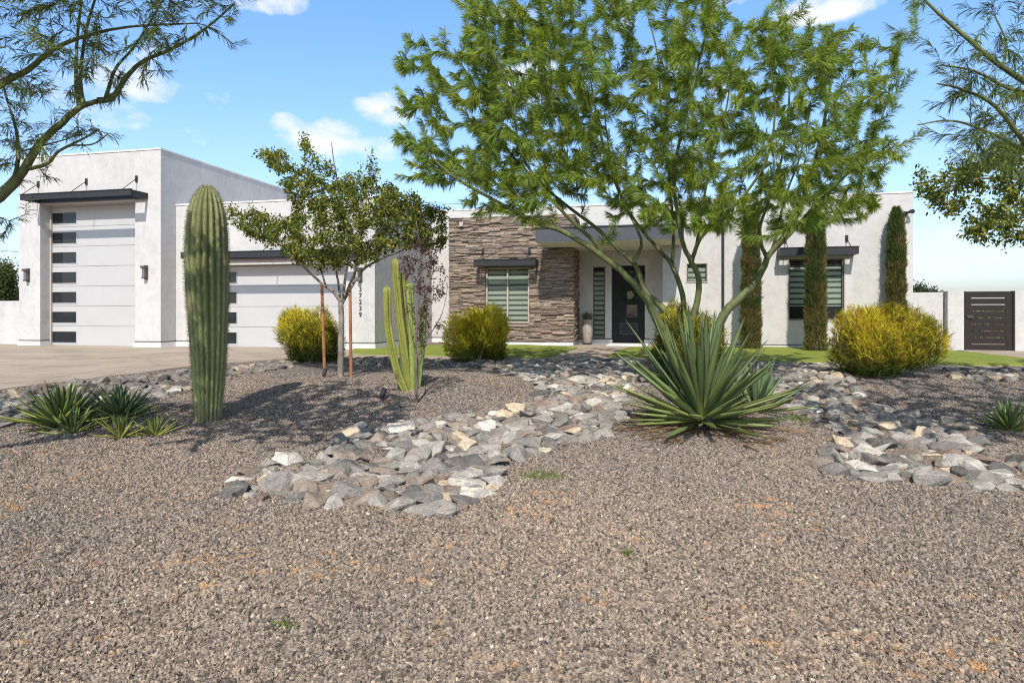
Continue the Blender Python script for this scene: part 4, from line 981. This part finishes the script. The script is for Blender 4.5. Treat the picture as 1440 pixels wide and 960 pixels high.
# ------------------------------------------------------------------ columnar cypresses on the wall
def cypress(x, ybase, ytop, wpx, seed, label, brown=.4):
    b = at(x, ybase); h = (ybase-ytop)/F*b.y; rx = wpx/F*b.y/2*.97; r = random.Random(seed)
    root = empty('cypress', b, label=label, cat='tree', group='slim columnar evergreens along the right wing'); S = Strips()
    for i_ in range(24000):
        t = r.random()**.9; rr_ = rx*(1.0-.25*t)*(1 if t < .88 else max(.15, (1-t)/.12)**.6)*(.86+.28*mnoise.noise(Vector((seed, t*h*3.2, 0)))+.2)
        a = r.uniform(0, 2*PI); q = rr_*math.sqrt(r.uniform(.25, 1))*(1+.18*mnoise.noise(Vector((math.cos(a)*2, math.sin(a)*2, t*h*4+seed))))
        p = Vector((math.cos(a)*q, math.sin(a)*q, t*h*.985)); d = Vector((math.cos(a)*.45+r.gauss(0, .25), math.sin(a)*.45+r.gauss(0, .25), 1)).normalized()
        bn = mnoise.noise(p*3+Vector((seed*3, 0, 0)))+.25-t*.5
        c = vary(r, (.16, .125, .05) if (bn > .15-brown*.5 and r.random() < .75) else (.070, .095, .030), .3, .15)
        if r.random() < .04: d = (d+Vector((math.cos(a), math.sin(a), 0))*.8).normalized(); p = p*1.0+Vector((math.cos(a), math.sin(a), 0))*r.uniform(0, .05)
        S.add(p, d, r.uniform(.05, .14), .015, c, (c[0]*1.2, c[1]*1.2, c[2]), 0)
    MB().tube([(0, 0, -.03), (0, 0, h*.9)], [.035, .01], 8).build('trunk', M['bark'], root); S.build('crown', M['needle'], root, (0, 0, 0), seed)
cypress(1056, 492, 288, 27, 1, 'slim browning evergreen left of the right window by the downspout', .75)
cypress(1147, 495, 291, 28, 2, 'slim evergreen standing in front of the right window', .65)
cypress(1260.5, 493, 291, 25, 3, 'greenest slim evergreen near the house corner above the yellow bush', .3)

# ------------------------------------------------------------------ saguaro
sb = at(292, 590); ks = sb.y/F
prof = [(0, 19), (30, 20), (80, 24), (130, 27.5), (180, 30), (230, 31), (270, 29.5), (295, 26.5), (312, 21), (323, 15), (330, 8), (333.5, 1.5)]
zz = np.linspace(0, 333.5, 120); zz = np.concatenate([zz[zz < 280], np.linspace(280, 333.5, 50)])
rad = np.interp(zz, [p[0] for p in prof], [p[1] for p in prof])*ks*.93; zz = zz*ks
NR = 18; nA_ = NR*10; mb = MB(); V = []; S = Strips(); r = random.Random(77); C = []
for i_, (z, ra) in enumerate(zip(zz, rad)):
    for k in range(nA_):
        a = 2*PI*k/nA_; ph = (k % 10)/10; rib = abs(math.sin(PI*(a*NR/(2*PI)+.04*math.sin(z*2.1+a))))**.75
        wob = 1+.02*mnoise.noise(Vector((math.cos(a)*2, math.sin(a)*2, z*1.5)))
        depth = .30*(1+.35*mnoise.noise(Vector((math.cos(a)*3, math.sin(a)*3, z*1.3+9))))
        q = ra*(1-depth+depth*rib)*wob; lx = .012*math.sin(z*2.2)
        V.append((math.cos(a)*q+lx, math.sin(a)*q, z-.03)); 
        n_ = mnoise.noise(Vector((math.cos(a)*1.2, math.sin(a)*1.2, z*1.1)))
        gcol = (.18, .20, .080); low_ = (.33, .355, .12); t = max(0, 1-z/1.2); c = tuple(gcol[j]*(1-t*.8)+low_[j]*t*.8 for j in range(3))
        cork = max(0, .28-z)/.28*.8+max(0, mnoise.noise(Vector((math.cos(a)*4, math.sin(a)*4, z*5+3)))-.25)*1.6; C.append(tuple(x*(1+.30*n_)*(1+.25*rib-.1)*(1-min(.85, cork))+(.20, .155, .10)[qi]*min(.85, cork) for qi, x in enumerate(c)))
w = nA_; nl = len(zz)
Fq = [(i_*w+k, i_*w+(k+1) % w, (i_+1)*w+(k+1) % w, (i_+1)*w+k) for i_ in range(nl-1) for k in range(w)]+[tuple((nl-1)*w+k for k in range(w))]
sag = empty('saguaro', sb, label='tall thick ribbed saguaro cactus standing before the garages', cat='cactus')
mb.add(V, Fq); mb.c = C; mb.build('stem', attrmat('saguaro_skin', .6, .35, .004, 60, .2), sag, smooth=True, col=True)
for k in range(NR):
    a = 2*PI*(k+.5)/NR
    z = .04
    while z < zz[-1]-.01:
        ra = float(np.interp(z, zz, rad)); aa = a-.04*math.sin(z*2.1+a)/NR*2*PI*.5
        wob = 1+.02*mnoise.noise(Vector((math.cos(aa)*2, math.sin(aa)*2, z*1.5)))
        p = Vector((math.cos(aa)*ra*wob+.012*math.sin(z*2.2), math.sin(aa)*ra*wob, z-.03)); o_ = Vector((math.cos(aa), math.sin(aa), .0))
        if z > zz[-1]-.25: o_ = (o_+Vector((0, 0, .8))).normalized()
        cc = vary(r, (.12, .09, .065) if z > .8 else (.20, .16, .12), .3)
        for _ in range(8):
            d = (o_*.8+Vector((r.gauss(0, .6), r.gauss(0, .6), r.gauss(0, .6)-.1))).normalized(); S.add(p, d, r.uniform(.02, .045), .0024, cc, vary(r, (.36, .31, .25), .2))
        z += .022+.006*r.random()
S.build('spines', M['needle'], sag, (0, 0, 0), 5)

# ------------------------------------------------------------------ column cactus
cb = at(573, 551); Yc_ = cb.y
cac = empty('column_cactus', cb, label='cluster of upright yellow green column cactus stems beside the purple sapling', cat='cactus')
def column(pts, r0, seed, col=(.215, .225, .045), dy=0):
    P_ = smooth_pl([rp(x, y, Yc_+dy)-cb for x, y in pts], 8); mb = MB(); V = []; Fs = []; C = []; n = 36; r = random.Random(seed); S = Strips()
    K = len(P_)
    for i_, p in enumerate(P_):
        f = i_/(K-1); rr_ = r0*(.82+.18*min(1, f*4))*(1 if f < .96 else math.sqrt(max(.05, 1-((f-.96)/.04)**2*.98)))
        for k in range(n):
            a = 2*PI*k/n; rib = abs(math.cos(a*3+seed)); q = rr_*(.50+.52*rib**.7)
            V.append((p.x+math.cos(a)*q, p.y+math.sin(a)*q, p.z)); nn = 1+.25*mnoise.noise(Vector((a, p.z*4, seed))); bz_ = max(0, mnoise.noise(Vector((math.cos(a)*3, p.z*6, seed*5+math.sin(a)*3)))-.18)*2.2; C.append(tuple(c*nn*(1-bz_)+(.17, .12, .06)[qi]*bz_ for qi, c in enumerate(col)))
    Fs = [(i_*n+k, i_*n+(k+1) % n, (i_+1)*n+(k+1) % n, (i_+1)*n+k) for i_ in range(K-1) for k in range(n)]+[tuple((K-1)*n+k for k in range(n))]
    mb.add(V, Fs); mb.c = C; o = mb.build('cactus_stem', M['cskin'], cac, smooth=True, col=True)
    for i_, p in enumerate(P_):
        for j in range(6):
            a = (PI*j-seed)/3; f = i_/(K-1)
            q = r0*1.04*(1 if f < .93 else .6)
            for _ in range(2): S.add((p.x+math.cos(a)*q, p.y+math.sin(a)*q, p.z+r.uniform(-.02, .02)), (math.cos(a)+r.gauss(0, .5), math.sin(a)+r.gauss(0, .5), r.gauss(0, .5)), .018, .003, (.10, .07, .04))
    S.build('spines', M['needle'], o, (0, 0, 0), seed)
M['cskin'] = attrmat('cactus_skin', .55, .35, .003, 60, .2)
column([(571, 553), (558, 520), (546, 460), (544, 402)], .062, 1)
column([(575, 553), (570, 500), (562, 440), (555.5, 363)], .062, 2, dy=.12)
column([(570, 553), (567, 515), (565, 470)], .045, 6, (.13, .20, .08), dy=.15)
column([(578, 553), (576, 480), (572, 430), (566, 382)], .05, 3, dy=.28)
column([(582, 552), (580, 480), (577, 430), (576, 398)], .058, 4, (.22, .28, .07), dy=.1)
column([(587, 552), (592, 500), (595, 450), (595, 430)], .05, 5, (.17, .24, .07), dy=.22)

# ------------------------------------------------------------------ rosettes of sword leaves
def blade(V, Fs, C, p, d, L, w, col, edge, upv=Vector((0, 0, 1)), curl=.0, seed=0, nseg=12, wp=None, keel=.25):
    side = d.cross(upv)
    if side.length < .05: side = d.cross(Vector((0, 1, .2)))
    side.normalize(); nrm = side.cross(d).normalized(); n0 = len(V)
    for i_ in range(nseg+1):
        t = i_/nseg; ww = w*float(np.interp(t, [0, .15, .45, .75, .95, 1], wp or [.75, .62, 1.0, .66, .16, .01]))
        c = p+d*L*t+nrm*(L*curl*t*t*.5)+Vector((0, 0, -abs(curl)*L*.0))
        th = ww*.16+.002
        ch = ww*keel*(1-t*.3)
        V += [c-side*ww*.5+nrm*ch, c-side*ww*.25+nrm*ch*.3, c, c+side*ww*.25+nrm*ch*.3, c+side*ww*.5+nrm*ch, c+side*ww*.25-nrm*(th-ch*.3), c-nrm*th*1.2, c-side*ww*.25-nrm*(th-ch*.3)]
        tipf = 1 if t < .97 else .3; yb_ = max(0, .25-t)*2.2
        for j in range(8):
            cc = edge if j in (0, 4) else col; k = (1+.12*math.sin(t*9+seed+j))*tipf
            C.append(tuple((cc[q]*(1-yb_)+(.33, .38, .10)[q]*yb_)*k for q in range(3)))
    for i_ in range(nseg):
        for j in range(8): Fs.append((n0+i_*8+j, n0+i_*8+(j+1) % 8, n0+(i_+1)*8+(j+1) % 8, n0+(i_+1)*8+j))
def rosette(root, base, specs, mat, name='leaves'):
    """each leaf is its own part up to the hundred that show; here one mesh per rosette leaf set"""
    for k, (d, L, w, col, edge, curl, sd) in enumerate(specs):
        V, Fs, C = [], [], []; blade(V, Fs, C, d*.03, d, L, w, col, edge, curl=curl, seed=sd)
        m = MB(); m.add(V, Fs); m.c = C; m.build(name, mat, root, smooth=True, col=True)
M['blade'] = leafmat('blade_leaf', .06, .45, .45)
ab = at(986, 598); ab.z += .05; Ya = ab.y
ag = empty('agave', ab, label='large agave with long upright grey green sword leaves in front of the big palo verde', cat='agave')
r = random.Random(9); specs = []
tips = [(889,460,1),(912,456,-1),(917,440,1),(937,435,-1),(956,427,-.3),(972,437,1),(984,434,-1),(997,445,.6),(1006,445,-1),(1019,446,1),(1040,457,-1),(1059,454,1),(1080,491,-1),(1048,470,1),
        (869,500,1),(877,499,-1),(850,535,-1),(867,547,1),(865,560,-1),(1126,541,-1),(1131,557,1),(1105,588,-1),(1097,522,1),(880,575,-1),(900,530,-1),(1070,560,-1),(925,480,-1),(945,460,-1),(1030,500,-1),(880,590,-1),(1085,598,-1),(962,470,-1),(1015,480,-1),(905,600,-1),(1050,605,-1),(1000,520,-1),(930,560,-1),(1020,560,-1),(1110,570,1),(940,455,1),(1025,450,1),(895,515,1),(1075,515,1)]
for x, y, s in tips:
    dx = (x-986)/F*Ya; dz = (HOR-y)/F*Ya+CAMZ-ab.z; pl = math.hypot(dx, dz); L = max(pl*1.03, r.uniform(1.0, 1.22) if y < 520 else r.uniform(.8, 1.05)); dy = math.sqrt(max(0, L*L-pl*pl))*s*(-1 if s < 0 else 1)*(1 if s > 0 else 1)
    dy = math.sqrt(max(0, L*L-pl*pl))*(1 if s > 0 else -1)*min(1, abs(s)+.3)
    if s > 0 : k = 1+dy/Ya
    else: k = 1-abs(dy)/Ya
    d = Vector((dx*k+(x-986)*0, dy, dz*k+ (k-1)*(ab.z-CAMZ)*-1*0)); L2 = d.length; d.normalize()
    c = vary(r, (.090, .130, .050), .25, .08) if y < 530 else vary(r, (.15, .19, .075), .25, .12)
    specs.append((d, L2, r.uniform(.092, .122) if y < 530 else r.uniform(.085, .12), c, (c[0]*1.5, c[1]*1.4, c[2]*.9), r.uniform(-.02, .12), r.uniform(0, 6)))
for k in range(22):
    a = r.uniform(0, 2*PI); el = r.uniform(.55, 1.3); d = Vector((math.cos(a)*math.cos(el), math.sin(a)*math.cos(el), math.sin(el))); c = vary(r, (.078, .112, .045), .25, .1)
    specs.append((d, r.uniform(.85, 1.15), r.uniform(.075, .10), c, (c[0]*1.5, c[1]*1.4, c[2]*.9), r.uniform(-.1, .2), r.uniform(0, 6)))
for k in range(30):
    a = r.uniform(0, 2*PI); el = r.uniform(-.03, .5); d = Vector((math.cos(a)*math.cos(el), math.sin(a)*math.cos(el), math.sin(el))); c = vary(r, (.13, .17, .06), .25, .12)
    specs.append((d, r.uniform(.55, .9), r.uniform(.06, .09), c, (c[0]*1.4, c[1]*1.3, c[2]), r.uniform(0, .15), r.uniform(0, 6)))
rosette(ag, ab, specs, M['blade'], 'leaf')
# dead leaves under it
S = Strips()
for k in range(260):
    a = r.uniform(0, 2*PI); q = r.uniform(.15, .85); p = Vector((math.cos(a)*q, math.sin(a)*q*.8-.05, 0)); p.z = g1(ab.x+p.x, ab.y+p.y)-ab.z+.02
    S.add(p, (math.cos(a)+r.gauss(0, .4), math.sin(a)+r.gauss(0, .4), r.uniform(-.05, .2)), r.uniform(.12, .45), .018, vary(r, (.22, .14, .075), .3), None, .1)
S.build('dead_leaves', M['needle'], ag, (0, 0, 0), 3)
# generic small rosettes
def small_rosette(nm, label, x, y, Lm, wm, n, seed, col=(.115, .16, .050), group=None, cat='yucca', upb=.25, lift=.0):
    b = at(x, y); r = random.Random(seed); o = empty(nm, b+Vector((0, 0, lift)), label=label, cat=cat, group=group); sp = []
    for k in range(n):
        t = (k+.5)/n; el = R(82)*(1-t)**.85+R(-2)*t; a = k*2.39996+r.uniform(-.2, .2); el += r.uniform(-.12, .12)
        d = Vector((math.cos(a)*math.cos(el), math.sin(a)*math.cos(el), math.sin(el)))
        c = vary(r, col, .22, .12)
        if t > .75: c = (c[0]*1.3, c[1]*1.15, c[2]*.9)
        sp.append((d, Lm*r.uniform(.8, 1.12)*(.85+.3*t), wm*r.uniform(.8, 1.15), c, (c[0]*1.7, c[1]*1.5, c[2]*1.1), r.uniform(.0, .18), r.uniform(0, 6)))
    rosette(o, b, sp, M['blade'], 'leaf'); return o
yg = 'sword leaved rosettes in the left gravel'
small_rosette('yucca', 'largest dark green sword leaved rosette at the left edge', 88, 598, .50, .058, 95, 1, group=yg)
small_rosette('yucca', 'second largest rosette between the biggest one and the saguaro', 168, 590, .42, .055, 62, 2, (.085, .13, .055), yg)
small_rosette('yucca', 'small rosette sprouting in front of the biggest one', 103, 609, .30, .034, 26, 3, (.12, .17, .05), yg)
small_rosette('yucca', 'small yellowish rosette with a few drooping leaves', 170, 616, .27, .034, 26, 4, (.18, .21, .05), yg)
small_rosette('yucca', 'smallest rosette nearest the saguaro base', 219, 613, .25, .030, 34, 5, (.15, .18, .05), yg)
small_rosette('yucca', 'low sword leaved rosette at the right edge of the gravel', 1420, 606, .36, .040, 42, 6, (.10, .15, .045), None)
small_rosette('agave', 'smaller agave tucked behind the right side of the big agave', 1062, 580, .72, .085, 30, 7, (.12, .175, .085), None, 'agave')

# ------------------------------------------------------------------ small things
pv = V_M-.45; pu_ = hu(826, pv); pb = Vector((*h2w(pu_, pv), PAD+.031))
pot = empty('planter', pb, label='tall tapering tan planter pot by the front door', cat='planter')
k = 19.9/F
MB().lathe([(.115, 0), (.13, .03), (.165, .35), (.165, .62), (.15, .72), (.155, .735), (.14, .74), (.13, .70)], 32).build('pot', M['pot'], pot, smooth=True)
r = random.Random(4); S = Strips()
for _ in range(420):
    a = r.uniform(0, 2*PI); q = r.uniform(0, .12); S.add((math.cos(a)*q, math.sin(a)*q, .0), (math.cos(a)*q*3.4+r.gauss(0, .12), math.sin(a)*q*3.4+r.gauss(0, .12), 1), r.uniform(.18, .32), .014, vary(r, (.16, .17, .12), .25))
pl = empty('potted_plant', pb+Vector((0, 0, .70)), label='grey green tufty plant growing in the tall tan planter', cat='plant'); S.build('foliage', M['needle'], pl, (0, 0, 0), 4)
wu, wz = hu(885.5, V_M), hz(885.5, 415, V_M); wp_ = Vector((*h2w(wu, V_M+.03), wz)); S = Strips(); r = random.Random(6)
for _ in range(1500):
    a = r.uniform(0, 2*PI); q = .19+r.gauss(0, .022); p = Vector((math.cos(a)*q, r.uniform(-.05, .01), math.sin(a)*q)); S.add(p, (-math.sin(a)+r.gauss(0, .6), -.4+r.gauss(0, .3), math.cos(a)+r.gauss(0, .6)), .05, .018, vary(r, (.05, .10, .035), .35))
wr = empty('wreath', wp_, -TH, label='round green leaf wreath hanging on the dark front door', cat='wreath'); S.build('wreath_leaves', M['needle'], wr, (0, 0, 0), 6)
MB().tube([Vector((math.cos(2*PI*k/24)*.19, 0, math.sin(2*PI*k/24)*.19)) for k in range(25)], .012, 6).build('wreath_ring', M['deadwood'], wr)
def uplight(x, y, label, aim):
    b = at(x, y); o = empty('garden_uplight', b, label=label, cat='garden light', group='small dark landscape lights in the gravel')
    MB().tube([(0, 0, -.04), (0, 0, .07)], .01, 8).build('ground_stake', M['blackplastic'], o)
    a = Vector(aim).normalized(); c = Vector((0, 0, .09)); m = MB().tube([c-a*.06, c-a*.03, c+a*.05, c+a*.075], [.02, .032, .034, .036], 14); m.build('lamp_head', M['darkmetal'], o, smooth=False)
uplight(538, 563, 'dark garden spotlight in the shadows left of the column cactus', (.3, .5, 1)); uplight(456, 532, 'grey garden spotlight at the foot of the left stake', (.2, .4, 1)); uplight(999, 607, 'garden spotlight tilted up under the big agave', (-.2, .4, 1))
# weeds
def weed(x, y, label, rad_, n, seed):
    b = at(x, y); r = random.Random(seed); S = Strips()
    for _ in range(n):
        px_, py_ = r.gauss(0, rad_), r.gauss(0, rad_*.8); z = g1(b.x+px_, b.y+py_)-b.z
        S.add((px_, py_, z+.005), (r.gauss(0, .6), r.gauss(0, .6), 1), r.uniform(.02, .06), .006, vary(r, (.14, .20, .04), .3))
    o = S.build('weed', M['needle'], None, (0, 0, 0), seed); o.location = b; tag(o, label, 'weed', 'small green weeds in the gravel')
weed(762, 671, 'patch of low green weeds in the gravel in front of the middle creek bend', .10, 260, 1)
weed(1122, 590, 'green weed tuft in the gravel right of the big agave', .12, 300, 2)
weed(398, 882, 'tiny green weed in the near gravel', .025, 40, 3)
weed(878, 781, 'tiny olive weed in the middle of the gravel', .02, 30, 4)

S = Strips(); r = random.Random(88)
for (cx, cy, sp_, n_) in ((2.0, 7.0, .9, 260), (-3.2, 7.6, 1.2, 200), (-2.6, 10.5, 1.4, 260), (-1.0, 6.4, 1.3, 160), (1.5, 9.5, 1.8, 320), (5.0, 7.6, 1.4, 200), (0, 4.5, 2.6, 120)):
    for _ in range(n_):
        x, y = r.gauss(cx, sp_), r.gauss(cy, sp_*.7)
        if y < 2.4: continue
        S.add((x, y, g1(x, y)+.012+r.uniform(0, .01)), (r.gauss(0, 1), r.gauss(0, 1), r.gauss(0, .15)), r.choice([.03, .04, .05, .10]), r.choice([.006, .012, .016]), vary(r, (.27, .19, .10), .4))
tag(S.build('leaf_litter', M['needle'], None, (0, 0, 0), 9), 'dry leaves and twigs scattered over the gravel', 'litter', kind='stuff')

# ------------------------------------------------------------------ beyond the left wall
b = Vector((*h2w(hu(-3, 20.5), 20.5), .5)); S = Strips(); r = random.Random(14); mbt = MB()
for q in range(14):
    a = r.uniform(0, 2*PI); tip_ = Vector((math.cos(a)*r.uniform(.05, .3), math.sin(a)*r.uniform(.1, .5), r.uniform(1.0, 2.5))); mbt.tube([(0, 0, -.1), tip_*.5, tip_], [.04, .025, .008], 6)
    for _ in range(900):
        p = tip_+Vector((r.gauss(0, .13), r.gauss(0, .2), r.gauss(0, .3))); p.z = max(.1, p.z); S.add(p, (r.gauss(0, 1), r.gauss(0, 1), r.gauss(0, 1)), .11, .05, vary(r, (.11, .13, .045), .35))
tr = empty('shrub', b, label='tall leafy shrub behind the low left wall', cat='shrub'); mbt.build('stem', M['bark'], tr); S.build('foliage', M['leaf'], tr, (0, 0, 0), 14)
# dark pickup parked behind the wall
tu, tv = hu(27, 24.0), 24.0; tz = .55
tk = empty('parked_truck', (*h2w(tu, tv), tz), -TH, label='dark parked truck half hidden behind the low left wall', cat='truck')
m = MB(); prof_ = [(-1.6, .35), (-1.6, 1.0), (-1.45, 1.25), (-.55, 1.42), (-.05, 2.0), (.1, 2.08), (2.3, 2.08), (2.4, 1.4), (4.2, 1.38), (4.25, .4)]
V = [(x, y, z) for y in (-.95, .95) for x, z in prof_]; n = len(prof_); m.add(V, [tuple(range(n)), tuple(reversed(range(n, 2*n)))]+[(i_, i_+n, (i_+1) % n+n, (i_+1) % n) for i_ in range(n)])
body = m.build('body', simple('truck_paint', (.10, .11, .13), .3, .3, .5), tk, bevel=.03)
MB().add([(-.42, -.96, 1.48), (.0, -.96, 1.93), (2.15, -.96, 1.93), (2.2, -.96, 1.48), (-.42, -.955, 1.48), (.0, -.955, 1.93), (2.15, -.955, 1.93), (2.2, -.955, 1.48)], [(0, 3, 2, 1), (4, 5, 6, 7), (0, 1, 5, 4), (1, 2, 6, 5), (2, 3, 7, 6), (3, 0, 4, 7)]).build('window', M['darkglass'], tk)
for wx in (-.8, 3.2):
    for wy in (-.9, .9): MB().tube([(wx, wy-.12, .38), (wx, wy+.12, .38)], .38, 20).build('wheel', M['blackplastic'], tk)
# shrubs behind the right wall
for (x, y, s, sd, lab) in ((1292, 406, .30, 1, 'dark treetop just above the right garden wall by the house'), (1310, 408, .16, 2, 'small leafy sprig above the right garden wall')):
    c = rp(x, y, 26.0); r = random.Random(sd); S = Strips(); mbt = MB(); base = Vector((c.x, c.y, .55)); mbt.tube([(0, 0, -.1), (0, 0, c.z-.55)], [.06, .02], 6)
    for _ in range(int(1500*s/.3)):
        p = Vector((r.gauss(0, s*.8), r.gauss(0, s*.8), c.z-.55-.15+r.gauss(0, s*.55))); S.add(p, (r.gauss(0, 1), r.gauss(0, 1), r.gauss(0, 1)), .10, .045, vary(r, (.06, .08, .03), .35))
    o = empty('tree', base, label=lab, cat='tree'); mbt.build('trunk', M['bark'], o); S.build('crown', M['leaf'], o, (0, 0, 0), sd)
# overgrown plot seen through the gate slots
b = rp(1395, 432, 24); S = Strips(); r = random.Random(3)
for _ in range(5000): S.add((r.uniform(-1.6, 1.6), r.gauss(0, .3), r.uniform(0, 1.15)), (r.gauss(0, 1), r.gauss(0, 1), r.gauss(0, 1)), .10, .04, vary(r, (.16, .17, .05), .3))
o = empty('hedge', (b.x, b.y, .55), label='olive hedge glimpsed through the slots of the gate', cat='hedge'); S.build('foliage', M['leaf'], o, (0, 0, 0), 3)
MB().box(-1.5, 1.5, -.03, .03, 0, .1).build('soil_edge', M['bark'], o)
# overhead wires
for (pa, pb_, lab) in (((-200, 328), (200, 372), 'thin overhead wire left of the tall garage'), ((560, 284), (900, 291), 'thin overhead wire above the main roof')):
    a, b = rp(*pa, 45), rp(*pb_, 45); o = MB().tube([a-a, (b-a)*.5+Vector((0, 0, -.1)), b-a], .016, 5).build('overhead_wire', M['blackplastic']); o.location = a; tag(o, lab, 'wire')

# ------------------------------------------------------------------ light, sky, camera
EL = 46.0
AZ = math.atan2(.095, .995)
tv_ = Vector((math.sin(AZ)*math.cos(R(EL)), math.cos(AZ)*math.cos(R(EL)), -math.sin(R(EL))))
sl = bpy.data.lights.new('sun', 'SUN'); sl.energy = 4.9; sl.angle = R(.5); sl.color = (1, .94, .85)
so = bpy.data.objects.new('sun', sl); COL.objects.link(so); so.rotation_euler = tv_.to_track_quat('-Z', 'Y').to_euler(); so.location = (0, -5, 12)
wd = bpy.data.worlds.new('World'); scn.world = wd; wd.use_nodes = True; nt = wd.node_tree
bg = nt.nodes['Background']; sky = nt.nodes.new('ShaderNodeTexSky'); sky.sky_type = 'NISHITA'; sky.sun_disc = False
sky.sun_elevation = R(EL); sky.sun_rotation = PI+AZ; sky.air_density = 1.0; sky.dust_density = 2.2; sky.ozone_density = 1.0; sky.altitude = 0
tcw = nt.nodes.new('ShaderNodeTexCoord').outputs['Generated']
nrm = nt.nodes.new('ShaderNodeVectorMath'); nrm.operation = 'NORMALIZE'; nt.links.new(tcw, nrm.inputs[0])
CL = [(448,192,58,24,.95),(548,153,40,22,.95),(520,208,40,18,.6),(405,176,26,16,.85),(190,115,60,26,.75),(100,150,90,40,.55),(712,20,40,16,.6),(750,110,45,30,.9),(1165,12,75,20,.95),(385,4,60,16,.7),(868,22,32,22,.8),(1005,5,60,16,.6),(150,60,80,30,.4),(1350,345,110,30,.35),(470,250,70,30,.4),(985,120,60,30,.5)]
acc = None
for (x, y, sx_, sy_, a) in CL:
    d = rp(x, y, 1.0)-Vector((0, 0, CAMZ)); ln = d.length; d.normalize()
    s1 = nt.nodes.new('ShaderNodeVectorMath'); s1.operation = 'SUBTRACT'; nt.links.new(nrm.outputs[0], s1.inputs[0]); s1.inputs[1].default_value = d
    # right / up axes of the direction
    ri = Vector((d.y, -d.x, 0)).normalized(); upx = ri.cross(d).normalized()
    q = []
    for ax, s_ in ((ri, sx_), (upx, sy_)):
        dt_ = nt.nodes.new('ShaderNodeVectorMath'); dt_.operation = 'DOT_PRODUCT'; nt.links.new(s1.outputs[0], dt_.inputs[0]); dt_.inputs[1].default_value = ax*(F/s_)*ln
        pw = nt.nodes.new('ShaderNodeMath'); pw.operation = 'MULTIPLY'; nt.links.new(dt_.outputs['Value'], pw.inputs[0]); nt.links.new(dt_.outputs['Value'], pw.inputs[1]); q.append(pw)
    sm = nt.nodes.new('ShaderNodeMath'); sm.operation = 'ADD'; nt.links.new(q[0].outputs[0], sm.inputs[0]); nt.links.new(q[1].outputs[0], sm.inputs[1])
    ex = nt.nodes.new('ShaderNodeMapRange'); ex.inputs['From Min'].default_value = 2.2; ex.inputs['From Max'].default_value = 0; ex.inputs['To Min'].default_value = 0; ex.inputs['To Max'].default_value = a; ex.interpolation_type = 'SMOOTHSTEP'
    nt.links.new(sm.outputs[0], ex.inputs['Value'])
    if acc is None: acc = ex.outputs[0]
    else:
        mx = nt.nodes.new('ShaderNodeMath'); mx.operation = 'MAXIMUM'; nt.links.new(acc, mx.inputs[0]); nt.links.new(ex.outputs[0], mx.inputs[1]); acc = mx.outputs[0]
mpw = nt.nodes.new('ShaderNodeMapping'); mpw.inputs['Scale'].default_value = (1, 1, 1.7); nt.links.new(nrm.outputs[0], mpw.inputs[0])
cn = noise_n(nt, 13, 9, .62, mpw.outputs[0], .3)
cf = nt.nodes.new('ShaderNodeMath'); cf.operation = 'MULTIPLY_ADD'; nt.links.new(acc, cf.inputs[0]); cf.inputs[1].default_value = .36; nt.links.new(cn.outputs['Fac'], cf.inputs[2])
cr = ramp(nt, cf.outputs[0], [(.64, (0, 0, 0, 1)), (.90, (1, 1, 1, 1))])
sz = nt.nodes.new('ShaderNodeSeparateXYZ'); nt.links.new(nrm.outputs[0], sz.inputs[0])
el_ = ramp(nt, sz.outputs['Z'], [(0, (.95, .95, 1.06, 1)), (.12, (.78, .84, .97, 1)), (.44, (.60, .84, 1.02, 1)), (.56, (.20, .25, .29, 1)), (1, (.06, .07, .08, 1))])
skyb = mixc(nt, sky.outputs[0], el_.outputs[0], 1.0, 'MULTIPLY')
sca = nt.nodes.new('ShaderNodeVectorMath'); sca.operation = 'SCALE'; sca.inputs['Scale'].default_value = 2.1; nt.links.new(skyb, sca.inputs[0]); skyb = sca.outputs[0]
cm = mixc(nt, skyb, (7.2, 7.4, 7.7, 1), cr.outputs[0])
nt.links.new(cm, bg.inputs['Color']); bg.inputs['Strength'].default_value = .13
cam = bpy.data.cameras.new('camera'); co = bpy.data.objects.new('camera', cam); COL.objects.link(co); scn.camera = co
co.location = (0, 0, CAMZ); co.rotation_euler = (PI/2, 0, 0)
cam.sensor_width = 36; cam.lens = F/1440*36; cam.shift_y = -(480-HOR)/1440; cam.clip_end = 3000; cam.clip_start = .05
scn.view_settings.view_transform = 'Standard'; scn.view_settings.look = 'None'; scn.view_settings.exposure = .12; scn.view_settings.gamma = 1
scn.cycles.max_bounces = 6; scn.cycles.transparent_max_bounces = 12; scn.cycles.use_denoising = True; scn.cycles.denoiser = 'OPENIMAGEDENOISE'; scn.cycles.denoising_prefilter = 'NONE'; scn.cycles.denoising_input_passes = 'RGB_ALBEDO_NORMAL'; scn.cycles.use_adaptive_sampling = False; scn.cycles.filter_width = 1.15; scn.cycles.sample_clamp_indirect = 4
